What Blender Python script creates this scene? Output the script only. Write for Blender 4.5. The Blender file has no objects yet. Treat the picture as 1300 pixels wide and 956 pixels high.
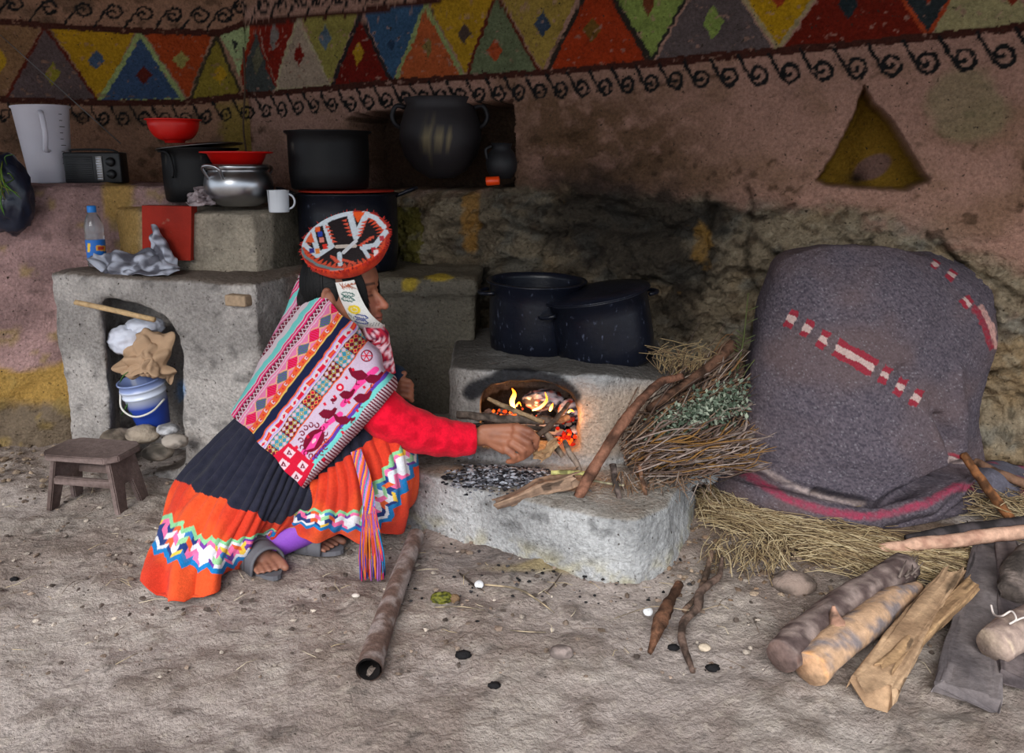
import bpy, bmesh, math, random
import numpy as np
from mathutils import Vector, Matrix
random.seed(7); rng = np.random.default_rng(7)
SC = bpy.context.scene
# ------------------------------------------------------------------ camera
F = 1011.0; CX, CY = 650.0, 433.5; H = 1.03; PITCH = math.radians(12.4)
cp, sp = math.cos(PITCH), math.sin(PITCH)
cam = bpy.data.objects.new('camera', bpy.data.cameras.new('camera'))
SC.collection.objects.link(cam)
cam.location = (0, 0, H); cam.rotation_euler = (math.pi/2-PITCH, 0, 0)
cam.data.sensor_width = 36; cam.data.sensor_fit = 'HORIZONTAL'
cam.data.lens = F/1300*36; cam.data.shift_y = -(478-CY)/1300
cam.data.clip_start = .05
SC.camera = cam
# ------------------------------------------------------------------ light
SC.view_settings.view_transform = 'Standard'; SC.view_settings.look = 'None'
SC.view_settings.gamma = 1; SC.view_settings.use_curve_mapping = False
SC.view_settings.exposure = 0.45
wd = bpy.data.worlds.new('world'); SC.world = wd; wd.use_nodes = True
bg = wd.node_tree.nodes['Background']
bg.inputs[0].default_value = (.80, .89, 1.0, 1); bg.inputs[1].default_value = 1.05
sl = bpy.data.lights.new('sun', 'SUN'); sl.energy = 3.4; sl.angle = math.radians(40); sl.color = (1, .97, .93)
so = bpy.data.objects.new('sun', sl); SC.collection.objects.link(so)
so.rotation_euler = Vector((.20, .80, -.55)).to_track_quat('-Z', 'Y').to_euler()

# ------------------------------------------------------------------ maths
def W(u, v, Y):
    fx = (u-CX)/F; fy = (CY-v)/F; t = Y/(cp+fy*sp)
    return np.array((fx*t, Y, H+t*(fy*cp-sp)))
def G(u, v, z=0.0):
    fx = (u-CX)/F; fy = (CY-v)/F; t = (z-H)/(fy*cp-sp)
    return np.array((fx*t, t*(cp+fy*sp), z))
def PX(P):                                   # photo position of points, used to plan the paintwork
    x, y, z = P[..., 0], P[..., 1], P[..., 2]-H
    d = y*cp-z*sp; h = y*sp+z*cp
    return CX+F*x/d, CY-F*h/d
def lin(c):
    c = np.asarray(c, float)/255.0
    return np.where(c <= .04045, c/12.92, ((c+.055)/1.055)**2.4)
def _hash(x, y, z, s):
    h = (x*374761393+y*668265263+z*2147483647+s*1274126177) & 0xffffffff
    h = ((h ^ (h >> 13))*1274126177) & 0xffffffff
    return ((h ^ (h >> 16)) & 0xffffff)/float(0xffffff)
def vn(P, s=1.0, seed=0):                    # value noise 0..1
    q = np.asarray(P, float)*s+1000.0
    i = np.floor(q).astype(np.int64); f = q-i; f = f*f*(3-2*f)
    r = 0
    for a in (0, 1):
        for b in (0, 1):
            for c in (0, 1):
                w = (f[..., 0] if a else 1-f[..., 0])*(f[..., 1] if b else 1-f[..., 1])*(f[..., 2] if c else 1-f[..., 2])
                r = r+w*_hash(i[..., 0]+a, i[..., 1]+b, i[..., 2]+c, seed)
    return r
def fbm(P, s=1.0, o=4, seed=0, g=.5):
    r = 0; a = 1; t = 0
    for k in range(o):
        r = r+a*vn(P, s*2.03**k, seed+k*17); t += a; a *= g
    return r/t
def sst(a, b, x):
    t = np.clip((x-a)/(b-a), 0, 1); return t*t*(3-2*t)
def mix(a, b, t):
    t = np.asarray(t)[..., None]; return a*(1-t)+b*t
def arr(p): return np.array(p, float)
def catmull(P, n, closed=False):             # P (k,...) -> n samples along axis 0
    P = np.asarray(P, float); k = len(P)
    m = k if closed else k-1
    x = np.linspace(0, m, n, endpoint=not closed)
    i = np.minimum(np.floor(x).astype(int), m-1); f = (x-i).reshape((-1,)+(1,)*(P.ndim-1))
    if closed: g = lambda j: P[j % k]
    else:
        def g(j):
            lo = (j < 0); hi = (j > k-1); Q = P[np.clip(j, 0, k-1)]
            Q = np.where(lo.reshape(f.shape), 2*P[0]-P[min(1, k-1)], Q)
            return np.where(hi.reshape(f.shape), 2*P[-1]-P[-2], Q)
    a, b, c, d = g(i-1), g(i), g(i+1), g(i+2)
    return .5*(2*b+(c-a)*f+(2*a-5*b+4*c-d)*f*f+(3*b-a-3*c+d)*f**3)
def in_poly(u, v, poly):
    r = np.zeros(np.shape(u), bool); n = len(poly); j = n-1
    for i in range(n):
        (xi, yi), (xj, yj) = poly[i], poly[j]
        c = ((yi > v) != (yj > v)) & (u < (xj-xi)*(v-yi)/((yj-yi) or 1e-9)+xi)
        r ^= c; j = i
    return r
def dist_poly(u, v, pts):                    # distance to polyline, arc length there, signed side
    best = np.full(np.shape(u), 1e9); arc = np.zeros(np.shape(u)); sd = np.zeros(np.shape(u)); L = 0
    for (x0, y0), (x1, y1) in zip(pts[:-1], pts[1:]):
        dx, dy = x1-x0, y1-y0; l = math.hypot(dx, dy) or 1e-9
        t = np.clip(((u-x0)*dx+(v-y0)*dy)/l/l, 0, 1)
        d = np.hypot(u-x0-t*dx, v-y0-t*dy); m = d < best
        best = np.where(m, d, best); arc = np.where(m, L+t*l, arc)
        sd = np.where(m, np.sign(dx*(v-y0)-dy*(u-x0)), sd); L += l
    return best, arc, sd

# ------------------------------------------------------------------ materials
def node_mat(name, col=None, rough=.85, bump=.3, bscale=60, vary=.15, vscale=8, metal=0, vc=False, coat=0, spec=.4,
             trans=0, alpha=1, spots=None, sheen=0, bdist=.01, emit=None, sss=0, fibre=0):
    m = bpy.data.materials.new(name); m.use_nodes = True
    nt = m.node_tree; N = nt.nodes; L = nt.links; b = N['Principled BSDF']
    tc = N.new('ShaderNodeTexCoord')
    b.inputs['Roughness'].default_value = rough; b.inputs['Metallic'].default_value = metal
    b.inputs['Specular IOR Level'].default_value = spec; b.inputs['Coat Weight'].default_value = coat
    b.inputs['Transmission Weight'].default_value = trans; b.inputs['Alpha'].default_value = alpha
    b.inputs['Sheen Weight'].default_value = sheen
    if sss:
        b.inputs['Subsurface Weight'].default_value = sss; b.inputs['Subsurface Radius'].default_value = (.02, .008, .004)
        b.inputs['Subsurface Scale'].default_value = .3
    if vc:
        a = N.new('ShaderNodeAttribute'); a.attribute_name = 'Col'; src = a.outputs['Color']
    else:
        a = N.new('ShaderNodeRGB'); a.outputs[0].default_value = (*lin(col), 1); src = a.outputs[0]
    if vary:
        n = N.new('ShaderNodeTexNoise'); n.inputs['Scale'].default_value = vscale; n.inputs['Detail'].default_value = 7
        n.inputs['Roughness'].default_value = .65
        L.new(tc.outputs['Object'], n.inputs['Vector'])
        r = N.new('ShaderNodeMapRange'); r.inputs[1].default_value = .3; r.inputs[2].default_value = .7
        r.inputs[3].default_value = 1-vary; r.inputs[4].default_value = 1+vary; L.new(n.outputs[0], r.inputs[0])
        x = N.new('ShaderNodeVectorMath'); x.operation = 'SCALE'; L.new(src, x.inputs[0]); L.new(r.outputs[0], x.inputs['Scale'])
        src = x.outputs[0]
    if spots:
        sc, lo, hi, c, st = spots
        mp = N.new('ShaderNodeMapping'); mp.inputs['Scale'].default_value = st; L.new(tc.outputs['Object'], mp.inputs[0])
        n = N.new('ShaderNodeTexNoise'); n.inputs['Scale'].default_value = sc; n.inputs['Detail'].default_value = 8; L.new(mp.outputs[0], n.inputs['Vector'])
        r = N.new('ShaderNodeMapRange'); r.inputs[1].default_value = lo; r.inputs[2].default_value = hi; L.new(n.outputs[0], r.inputs[0])
        x = N.new('ShaderNodeMix'); x.data_type = 'RGBA'; L.new(r.outputs[0], x.inputs[0]); L.new(src, x.inputs[6]); x.inputs[7].default_value = (*lin(c), 1)
        src = x.outputs[2]
    L.new(src, b.inputs['Base Color'])
    if emit:
        b.inputs['Emission Color'].default_value = (*lin(emit[0]), 1); b.inputs['Emission Strength'].default_value = emit[1]
        if vc: L.new(src, b.inputs['Emission Color'])
    if bump:
        n = N.new('ShaderNodeTexNoise'); n.inputs['Scale'].default_value = bscale; n.inputs['Detail'].default_value = 8
        n.inputs['Roughness'].default_value = .65
        if fibre:
            mp = N.new('ShaderNodeMapping'); mp.inputs['Scale'].default_value = (1, 1, fibre); L.new(tc.outputs['Object'], mp.inputs[0]); L.new(mp.outputs[0], n.inputs['Vector'])
        else: L.new(tc.outputs['Object'], n.inputs['Vector'])
        u = N.new('ShaderNodeBump'); u.inputs['Strength'].default_value = bump; u.inputs['Distance'].default_value = bdist
        L.new(n.outputs[0], u.inputs['Height']); L.new(u.outputs[0], b.inputs['Normal'])
    return m
M = {}
M['adobe'] = node_mat('adobe', vc=True, rough=.93, bump=1, bscale=62, vary=.30, vscale=95, spec=.12, bdist=.022, spots=(75, .64, .74, (58, 48, 40), (1, 1, 1)))
M['soil'] = node_mat('soil', vc=True, rough=.95, bump=1, bscale=85, vary=.25, vscale=110, spec=.10, bdist=.014, spots=(110, .66, .74, (60, 52, 46), (1, 1, 1)))
M['wool'] = node_mat('wool', vc=True, rough=.95, bump=.6, bscale=260, vary=.14, vscale=150, spec=.1, bdist=.004, sheen=.05)
M['blanket'] = node_mat('blanket_wool', vc=True, rough=.97, bump=.8, bscale=190, vary=.22, vscale=170, spec=.08, bdist=.005)
M['weave'] = node_mat('weave', vc=True, rough=.9, bump=.4, bscale=400, vary=.12, vscale=300, spec=.12, bdist=.002)
M['satin'] = node_mat('satin', vc=True, rough=.6, bump=.25, bscale=300, vary=.08, vscale=200, spec=.25, bdist=.002)
M['wood'] = node_mat('wood', vc=True, rough=.85, bump=.6, bscale=90, vary=.28, vscale=60, spec=.2, bdist=.004)
M['bark'] = node_mat('bark', vc=True, rough=.9, bump=.9, bscale=120, vary=.35, vscale=90, spec=.15, bdist=.005)
M['skin'] = node_mat('skin', vc=True, rough=.55, bump=.15, bscale=250, vary=.06, vscale=40, spec=.35, bdist=.002, sss=.08)
M['hair'] = node_mat('hair', (9, 8, 9), rough=.5, bump=.5, bscale=200, vary=.2, spec=.22, bdist=.003)
M['sooty'] = node_mat('sooty_enamel', (15, 18, 28), rough=.34, bump=.35, bscale=45, vary=.3, spec=.3, bdist=.003,
                      spots=(80, .63, .76, (74, 80, 98), (1, 1, .5)))
M['sootdark'] = node_mat('sooty_black', (13, 13, 15), rough=.5, bump=.35, bscale=45, vary=.3, spec=.25, bdist=.003,
                         spots=(34, .66, .78, (90, 86, 76), (1, 1, .3)))
M['clay'] = node_mat('blackened_clay', vc=True, rough=.55, bump=.3, bscale=40, vary=.2, spec=.35, bdist=.003)
M['alu'] = node_mat('aluminium', (176, 178, 182), rough=.30, bump=.2, bscale=30, vary=.12, metal=1, bdist=.002)
M['steel'] = node_mat('dull_steel', (120, 118, 116), rough=.4, bump=.1, bscale=30, vary=.15, metal=1, bdist=.002)
M['redplastic'] = node_mat('red_plastic', (205, 22, 16), rough=.32, bump=0, vary=.05, spec=.5)
M['redpaint'] = node_mat('red_paint', (150, 38, 24), rough=.7, bump=.4, bscale=60, vary=.25, spec=.2, spots=(30, .66, .8, (150, 110, 90), (1, 1, 1)))
M['orangeplastic'] = node_mat('orange_plastic', (235, 70, 15), rough=.35, bump=0, vary=.05, spec=.5)
M['frost'] = node_mat('frosted_plastic', (236, 234, 244), rough=.4, bump=.05, vary=.04, trans=.3, spec=.4)
M['clear'] = node_mat('clear_plastic', (225, 232, 238), rough=.08, bump=.1, bscale=40, vary=.02, trans=.9, spec=.5)
M['blackplastic'] = node_mat('black_plastic', (22, 23, 26), rough=.45, bump=.1, vary=.1, spec=.4)
M['bagplastic'] = node_mat('dark_bag_plastic', (26, 33, 50), rough=.3, bump=.2, vary=.2, spec=.5)
M['blue'] = node_mat('blue_print', vc=True, rough=.45, bump=.1, vary=.05, spec=.4)
M['paper'] = node_mat('brown_paper', (176, 146, 118), rough=.85, bump=.3, bscale=60, vary=.12, spec=.2)
M['whiteplastic'] = node_mat('white_plastic', (212, 216, 230), rough=.45, bump=.2, bscale=50, vary=.08, spec=.4)
M['greycloth'] = node_mat('grey_plastic_sheet', vc=True, rough=.5, bump=.3, bscale=90, vary=.15, spec=.3)
M['enamel'] = node_mat('enamel_mug', vc=True, rough=.3, bump=0, vary=.04, spec=.5)
M['rubber'] = node_mat('sandal_leather', (92, 92, 98), rough=.65, bump=.4, bscale=150, vary=.15, spec=.3, bdist=.002)
M['leaf'] = node_mat('leaf', vc=True, rough=.7, bump=.1, vary=.15, spec=.25)
M['stone'] = node_mat('stone', vc=True, rough=.9, bump=.7, bscale=70, vary=.2, spec=.2)
M['ash'] = node_mat('ash', vc=True, rough=.95, bump=.3, bscale=150, vary=.2, spec=.1)
M['straw'] = node_mat('straw', vc=True, rough=.8, bump=0, vary=.15, vscale=30, spec=.2)
M['flame'] = node_mat('flame', (255, 150, 40), rough=1, bump=0, vary=0, vc=True, spec=0, emit=((255, 140, 30), 5.0))
M['ember'] = node_mat('ember', (255, 90, 20), rough=1, bump=.4, bscale=90, vary=.4, vscale=80, vc=True, spec=0, emit=((255, 80, 10), 1.6))
M['charcoal'] = node_mat('charcoal', (24, 23, 25), rough=.8, bump=.6, bscale=80, vary=.3, spec=.2)

# ------------------------------------------------------------------ objects
ORG = {}
def tag(o, label=None, cat=None, group=None, kind=None):
    if label: o['label'] = label
    if cat: o['category'] = cat
    if group: o['group'] = group
    if kind: o['kind'] = kind
    return o
def empty(name, loc, label, cat, group=None):
    o = bpy.data.objects.new(name, None); SC.collection.objects.link(o)
    o.empty_display_size = .05; o.location = tuple(loc); ORG[o.name] = arr(loc)
    return tag(o, label, cat, group)
def mesh_obj(name, V, faces, mat, parent=None, col=None, smooth=True, grid=None):
    V = np.asarray(V, float).reshape(-1, 3)
    if parent is not None: org = ORG[parent.name]
    else:
        org = arr((V[:, 0].mean(), V[:, 1].mean(), V[:, 2].min()))
    me = bpy.data.meshes.new(name)
    me.vertices.add(len(V)); me.vertices.foreach_set('co', (V-org).ravel())
    if isinstance(faces, np.ndarray):
        n, k = faces.shape; me.loops.add(n*k); me.loops.foreach_set('vertex_index', faces.ravel().astype(np.int32))
        me.polygons.add(n); me.polygons.foreach_set('loop_start', np.arange(0, n*k, k, dtype=np.int32))
    else:
        fl = [i for f in faces for i in f]; ls = np.cumsum([0]+[len(f) for f in faces])[:-1]
        me.loops.add(len(fl)); me.loops.foreach_set('vertex_index', fl)
        me.polygons.add(len(faces)); me.polygons.foreach_set('loop_start', ls)
    me.update(calc_edges=True)
    me.polygons.foreach_set('use_smooth', [bool(smooth)]*len(me.polygons))
    me.validate()
    if col is not None:
        a = me.color_attributes.new('Col', 'FLOAT_COLOR', 'POINT')
        c = np.ones((len(V), 4)); c[:, :3] = np.broadcast_to(np.asarray(col, float).reshape(-1, 3), (len(V), 3)); a.data.foreach_set('color', c.ravel())
    me.materials.append(M[mat])
    o = bpy.data.objects.new(name, me); SC.collection.objects.link(o)
    if parent is not None:
        o.parent = parent; ORG[o.name] = org
    else:
        o.location = tuple(org); ORG[o.name] = org
    return o
def gfaces(nv, nu, close_u=False):
    i = np.arange(nv-1)[:, None]; j = np.arange(nu if close_u else nu-1)[None]
    a = i*nu+j; b = i*nu+(j+1) % nu; c = b+nu; d = a+nu
    return np.stack([a+0*b, b, c, d], -1).reshape(-1, 4)
class MB:
    def __init__(s): s.V = []; s.Fc = []; s.C = []; s.n = 0
    def add(s, V, faces, col=(200, 200, 200), raw=False):
        V = np.asarray(V, float).reshape(-1, 3)
        c = np.asarray(col, float) if raw else lin(col)
        s.V.append(V); s.C.append(np.broadcast_to(c.reshape(-1, 3), (len(V), 3)) if c.size in (3, 3*len(V)) else c)
        s.Fc += [tuple(int(q)+s.n for q in f) for f in faces]; s.n += len(V)
    def tube(s, path, r, n=8, col=(200, 200, 200), raw=False, noise=0, seed=0, flat=1.0, cap=True):
        P = np.asarray(path, float); k = len(P); r = np.broadcast_to(np.asarray(r, float), (k,))
        T = np.gradient(P, axis=0); T /= np.linalg.norm(T, axis=1)[:, None]+1e-12
        up = arr((0, 0, 1)) if abs(T[0][2]) < .9 else arr((0, 1, 0))
        Nn = np.cross(T[0], up); Nn /= np.linalg.norm(Nn)
        V = []
        for i in range(k):
            Nn = Nn-T[i]*np.dot(Nn, T[i]); Nn /= np.linalg.norm(Nn)+1e-12; B = np.cross(T[i], Nn)
            a = np.linspace(0, 2*math.pi, n, endpoint=False)
            V.append(P[i]+r[i]*(np.cos(a)[:, None]*Nn+flat*np.sin(a)[:, None]*B))
        V = np.array(V)
        if noise:
            c = P[:, None, :]; d = V-c; al = np.concatenate([[0], np.cumsum(np.linalg.norm(np.diff(P, axis=0), axis=1))])/max(r.max(), 1e-4)
            a = np.linspace(0, 2*math.pi, n, endpoint=False)[None]; q = np.stack([1.6*np.cos(a)+0*al[:, None], 1.6*np.sin(a)+0*al[:, None], al[:, None]*.22+0*a], -1)
            V = c+d*(1+1.3*noise*(2*fbm(q, 1.0, 4, seed, .6)-1))[..., None]
        V = V.reshape(-1, 3); f = [tuple(q) for q in gfaces(k, n, True)]
        if cap: f += [tuple(range(n))[::-1], tuple((k-1)*n+q for q in range(n))]
        if callable(col): s.add(V, f, col(V), True)
        else: s.add(V, f, col, raw)
    def lathe(s, prof, mat=None, n=48, col=(200, 200, 200), cap0=False, cap1=False, sx=1, sy=1, noise=0, colfn=None):
        # prof: (radius, height) pairs
        a = np.linspace(0, 2*math.pi, n, endpoint=False)
        V = np.array([[(r*math.cos(t)*sx, r*math.sin(t)*sy, h) for t in a] for r, h in prof]).reshape(-1, 3)
        f = [tuple(q) for q in gfaces(len(prof), n, True)]
        if cap0: f.append(tuple(range(n))[::-1])
        if cap1: f.append(tuple((len(prof)-1)*n+q for q in range(n)))
        if mat is not None: V = V @ np.array(mat.to_3x3()).T+np.array(mat.translation)
        if noise: V = V+noise*(2*fbm(V, 20, 3)-1)[:, None]
        if colfn: s.add(V, f, colfn(V), True)
        else: s.add(V, f, col)
    def box(s, c, size, rot=None, col=(200, 200, 200), taper=1.0, bev=0.0):
        bm = bmesh.new(); bmesh.ops.create_cube(bm, size=1)
        for v in bm.verts:
            k = taper if v.co.z < 0 else 1
            v.co = Vector((v.co.x*size[0]*k, v.co.y*size[1]*k, v.co.z*size[2]))
        if bev: bmesh.ops.bevel(bm, geom=bm.edges[:], offset=bev, segments=2, affect='EDGES', profile=.5)
        R = rot if rot is not None else Matrix.Identity(3)
        bm.verts.ensure_lookup_table(); bm.verts.index_update()
        V = [np.array(R @ v.co)+arr(c) for v in bm.verts]; f = [[v.index for v in q.verts] for q in bm.faces]
        s.add(V, f, col); bm.free()
    def build(s, name, mat, parent=None, smooth=True):
        return mesh_obj(name, np.concatenate(s.V), s.Fc, mat, parent, np.concatenate([np.broadcast_to(c, (len(v), 3)) for c, v in zip(s.C, s.V)]), smooth)
def frameZ(o, z, x=(1, 0, 0)):                 # matrix with local Z along z
    z = Vector(z).normalized(); x = Vector(x); x = (x-z*x.dot(z)).normalized(); y = z.cross(x)
    m = Matrix((x, y, z)).transposed().to_4x4(); m.translation = Vector(o); return m
def temp(V, faces):
    me = bpy.data.meshes.new('tmp'); me.from_pydata([tuple(v) for v in V], [], [list(map(int, f)) for f in faces]); me.update()
    o = bpy.data.objects.new('tmp', me); SC.collection.objects.link(o); return o
def kill(o):
    me = o.data; bpy.data.objects.remove(o); bpy.data.meshes.remove(me)
def eval_mesh(o):
    dg = bpy.context.evaluated_depsgraph_get(); me = o.evaluated_get(dg).to_mesh()
    n = len(me.vertices); V = np.empty(n*3); me.vertices.foreach_get('co', V); V = V.reshape(-1, 3)
    Nn = np.empty(n*3); me.vertices.foreach_get('normal', Nn); Nn = Nn.reshape(-1, 3)
    f = [tuple(p.vertices) for p in me.polygons]; o.evaluated_get(dg).to_mesh_clear(); return V, Nn, f
def prism(poly, z0, z1, inset=0.0):            # poly: xy list
    c = np.mean(poly, 0); n = len(poly)
    V = [(x, y, z0) for x, y in poly]+[(x+(c[0]-x)*inset, y+(c[1]-y)*inset, z1 if np.isscalar(z1) else z1[i]) for i, (x, y) in enumerate(poly)]
    f = [list(range(n))[::-1], list(range(n, 2*n))]+[[i, (i+1) % n, n+(i+1) % n, n+i] for i in range(n)]
    return np.array(V), f
def carve(name, solids, cutters, voxel, disp, colfn, mat='adobe', smooth=3, parent=None, noise_s=9):
    V = []; f = []; n = 0
    for v, q in solids: V += list(v); f += [[i+n for i in p] for p in q]; n += len(v)
    o = temp(V, f); r = o.modifiers.new('r', 'REMESH'); r.mode = 'VOXEL'; r.voxel_size = voxel
    cs = []
    for v, q in cutters:
        c = temp(v, q); cs.append(c); bpy.context.view_layer.update()
        me = c.data; bm = bmesh.new(); bm.from_mesh(me); bmesh.ops.recalc_face_normals(bm, faces=bm.faces[:]); bm.to_mesh(me); bm.free()
        b = o.modifiers.new('b', 'BOOLEAN'); b.operation = 'DIFFERENCE'; b.object = c; b.solver = 'EXACT'
    if cutters: r = o.modifiers.new('r2', 'REMESH'); r.mode = 'VOXEL'; r.voxel_size = voxel
    if smooth: s = o.modifiers.new('s', 'SMOOTH'); s.iterations = smooth; s.factor = .5
    V, Nn, f = eval_mesh(o); kill(o)
    for c in cs: kill(c)
    d = (fbm(V, noise_s, 5, 3)-.5)*2*disp*(1+(3.2*sst(.34, .12, V[:, 2]) if name == 'wall_front_left' else 0))+(fbm(V, 45, 3, 9)-.5)*2*disp*.3
    V = V+Nn*d[:, None]
    return mesh_obj(name, V, f, mat, parent, colfn(V, Nn), True)

# ------------------------------------------------------------------ paint canvas (photo frame, half pixels)
class Canvas:
    def __init__(s, x0, y0, w, h, k=2):
        s.x0, s.y0, s.k = x0, y0, k; s.c = np.zeros((h*k, w*k, 4)); yy, xx = np.mgrid[0:h*k, 0:w*k]; s.X = xx/k+x0; s.Y = yy/k+y0
    def _win(s, x0, y0, x1, y1):
        h, w = s.c.shape[:2]
        a = max(0, int((x0-s.x0)*s.k)); b = min(w, int((x1-s.x0)*s.k)+2); c = max(0, int((y0-s.y0)*s.k)); d = min(h, int((y1-s.y0)*s.k)+2)
        return (slice(c, max(c, d)), slice(a, max(a, b)))
    def poly(s, pts, col, outline=None, lw=3):
        p = np.array(pts, float); w = s._win(*(p.min(0)-lw-2), *(p.max(0)+lw+2))
        if s.X[w].size == 0: return
        m = in_poly(s.X[w], s.Y[w], pts); s.c[w][m] = (*lin(col), 1)
        if outline is not None: s.line(list(pts)+[pts[0]], outline, lw)
    def line(s, pts, col, lw=3):
        p = np.array(pts, float); w = s._win(*(p.min(0)-lw-2), *(p.max(0)+lw+2))
        if s.X[w].size == 0: return
        d, _, _ = dist_poly(s.X[w], s.Y[w], pts); s.c[w][d < lw/2] = (*lin(col), 1)
    def dia(s, x, y, a, b, col): s.poly([(x, y-b), (x+a, y), (x, y+b), (x-a, y)], col)
    def sample(s, u, v):
        h, w = s.c.shape[:2]; x = np.clip(((u-s.x0)*s.k), 0, w-1.001); y = np.clip(((v-s.y0)*s.k), 0, h-1.001)
        i = x.astype(int); j = y.astype(int); fx = (x-i)[..., None]; fy = (y-j)[..., None]
        inside = ((u >= s.x0) & (v >= s.y0) & (u < s.x0+w/s.k) & (v < s.y0+h/s.k))[..., None]
        r = (s.c[j, i]*(1-fx)+s.c[j, i+1]*fx)*(1-fy)+(s.c[j+1, i]*(1-fx)+s.c[j+1, i+1]*fx)*fy
        return r*inside
def pl(x, pts):
    p = np.array(pts, float); return np.interp(x, p[:, 0], p[:, 1])
# ------------------------------------------------------------------ mural
CV = Canvas(-260, -160, 1900, 420)
MUD = (84, 46, 36); BLK = (38, 38, 38); LG = (176, 190, 122)
def tri(p, col, ol=None, lw=5): CV.poly(p, col, ol, lw)
# left wall
for p, c, ol, lw in [
 ([(-20, 20), (52, 36), (8, 124), (-40, 124)], (160, 120, 84), None, 0), ([(57, 34), (124, 128), (6, 128)], (112, 94, 92), (110, 44, 30), 4),
 ([(64, 36), (172, 40), (126, 128)], (206, 156, 34), None, 0), ([(177, 42), (234, 128), (126, 130)], (70, 92, 124), LG, 6),
 ([(182, 41), (270, 43), (238, 124)], (188, 78, 34), None, 0), ([(275, 44), (308, 122), (241, 126)], (156, 136, 52), (74, 66, 48), 4),
 ([(276, 42), (318, 32), (306, 98), (298, 76)], (190, 206, 146), None, 0), ([(294, 50), (303, 54), (301, 70)], (60, 60, 56), None, 0),
# right wall
 ([(318, 31), (328, 34), (312, 100), (306, 96)], (184, 64, 34), None, 0), ([(324, 36), (352, 116), (312, 120), (310, 90)], (84, 88, 84), (150, 50, 34), 3),
 ([(326, 32), (375, 24), (351, 106)], (152, 42, 28), None, 0), ([(378, 22), (420, 108), (350, 114)], (196, 172, 148), (206, 190, 150), 3),
 ([(382, 22), (454, 16), (419, 108)], (172, 160, 82), None, 0), ([(456, 20), (497, 105), (421, 110)], (132, 34, 24), (58, 50, 50), 5),
 ([(460, 17), (540, 5), (498, 102)], (70, 104, 136), None, 0), ([(541, 6), (588, 98), (501, 104)], (206, 104, 56), LG, 5),
 ([(545, 3), (630, -10), (591, 94)], (206, 160, 40), None, 0), ([(630, -8), (685, 92), (592, 98)], (124, 134, 98), (112, 50, 34), 4),
 ([(634, -8), (740, -20), (689, 90)], (186, 156, 74), None, 0), ([(757, -36), (824, 80), (696, 90)], (188, 66, 28), (62, 52, 44), 5),
 ([(765, -30), (890, -40), (827, 76)], (160, 180, 92), (60, 56, 50), 4), ([(905, -56), (980, 61), (830, 80)], (114, 100, 98), None, 0),
 ([(925, -30), (1060, -40), (988, 62)], (216, 166, 28), (196, 176, 130), 5), ([(1088, -70), (1178, 44), (992, 64)], (132, 38, 22), None, 0),
 ([(1110, -50), (1240, -50), (1178, 44)], (54, 62, 64), (204, 84, 44), 6), ([(1240, -60), (1320, 28), (1182, 46)], (190, 178, 128), None, 0),
 ([(1270, -60), (1420, -80), (1340, 24)], (172, 60, 34), None, 0), ([(1400, -80), (1500, 10), (1340, 26)], (206, 160, 40), None, 0),
 ([(-200, 110), (-120, 30), (-60, 122)], (70, 92, 124), None, 0), ([(-118, 26), (-10, 26), (-56, 124)], (206, 156, 34), None, 0)]: tri(p, c, ol, lw)
for d in [(0, 78, 12, 16, (206, 160, 40)), (66, 94, 11, 15, (158, 146, 50)), (122, 76, 11, 13, (80, 100, 128)), (182, 96, 11, 12, (104, 40, 30)),
          (230, 76, 11, 12, (178, 166, 90)), (280, 95, 10, 13, (206, 160, 40)), (328, 76, 7, 20, (120, 116, 90)), (347, 47, 6, 20, (150, 140, 132)),
          (380, 70, 6, 16, (140, 34, 24)), (413, 49, 8, 15, (104, 124, 140)), (455, 68, 7, 16, (206, 160, 40)), (497, 57, 5, 8, (50, 70, 96)),
          (543, 60, 6, 14, (150, 126, 70)), (590, 43, 9, 14, (92, 74, 66)), (629, 64, 11, 15, (200, 90, 48)), (689, 31, 11, 16, (70, 84, 104)),
          (752, 38, 12, 16, (132, 96, 40)), (823, 4, 9, 18, (130, 72, 44)), (905, 28, 14, 22, (160, 182, 92)), (988, -2, 10, 12, (190, 78, 40)),
          (1077, 6, 13, 20, (44, 56, 60)), (1178, -10, 10, 14, (172, 60, 34)), (1285, -6, 11, 14, (146, 54, 32))]: CV.dia(*d)
LOW_L = [(-260, 118), (0, 127), (60, 128), (126, 131), (232, 130), (305, 122)]
LOW_R = [(305, 122), (420, 112), (500, 104), (600, 98), (680, 93), (760, 86), (830, 79), (900, 72), (960, 66), (1060, 57), (1175, 46), (1300, 32), (1600, 2)]
UP_L = [(-260, 22), (0, 27), (60, 33), (150, 38), (270, 42), (290, 39), (308, 32)]
UP_R = [(308, 32), (373, 23), (450, 16), (549, 0), (700, -24), (1000, -80)]
for q in (LOW_L, UP_L): CV.line(q, MUD, 8)
for q, w in ((LOW_R, 8), (UP_R, 8)): CV.line(q, MUD, w)
CV.line([(800, 83), (1060, 58), (1600, 3)], MUD, 10)
def hook(x, y, w, h, flip=1, lw=3):
    # a diagonal stroke running down and round into a curl; w,h its size
    pts = [(x, y), (x+.22*w, y+flip*.45*h), (x+.42*w, y+flip*.85*h), (x+.60*w, y+flip*h)]
    for k in range(1, 15):
        a = math.pi/2-k*.52; r = 1-k*.058
        pts.append((x+.60*w+.36*w*r*math.cos(a), y+flip*(.62*h+.38*h*r*math.sin(a))))
    CV.line(pts, BLK, lw)
for x in [-130, -100, -70, -40, -12]+[10+k*26 for k in range(12)]: hook(x, pl(x, LOW_L)+4, 27, 24, 1, 3)
x = 322
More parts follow.
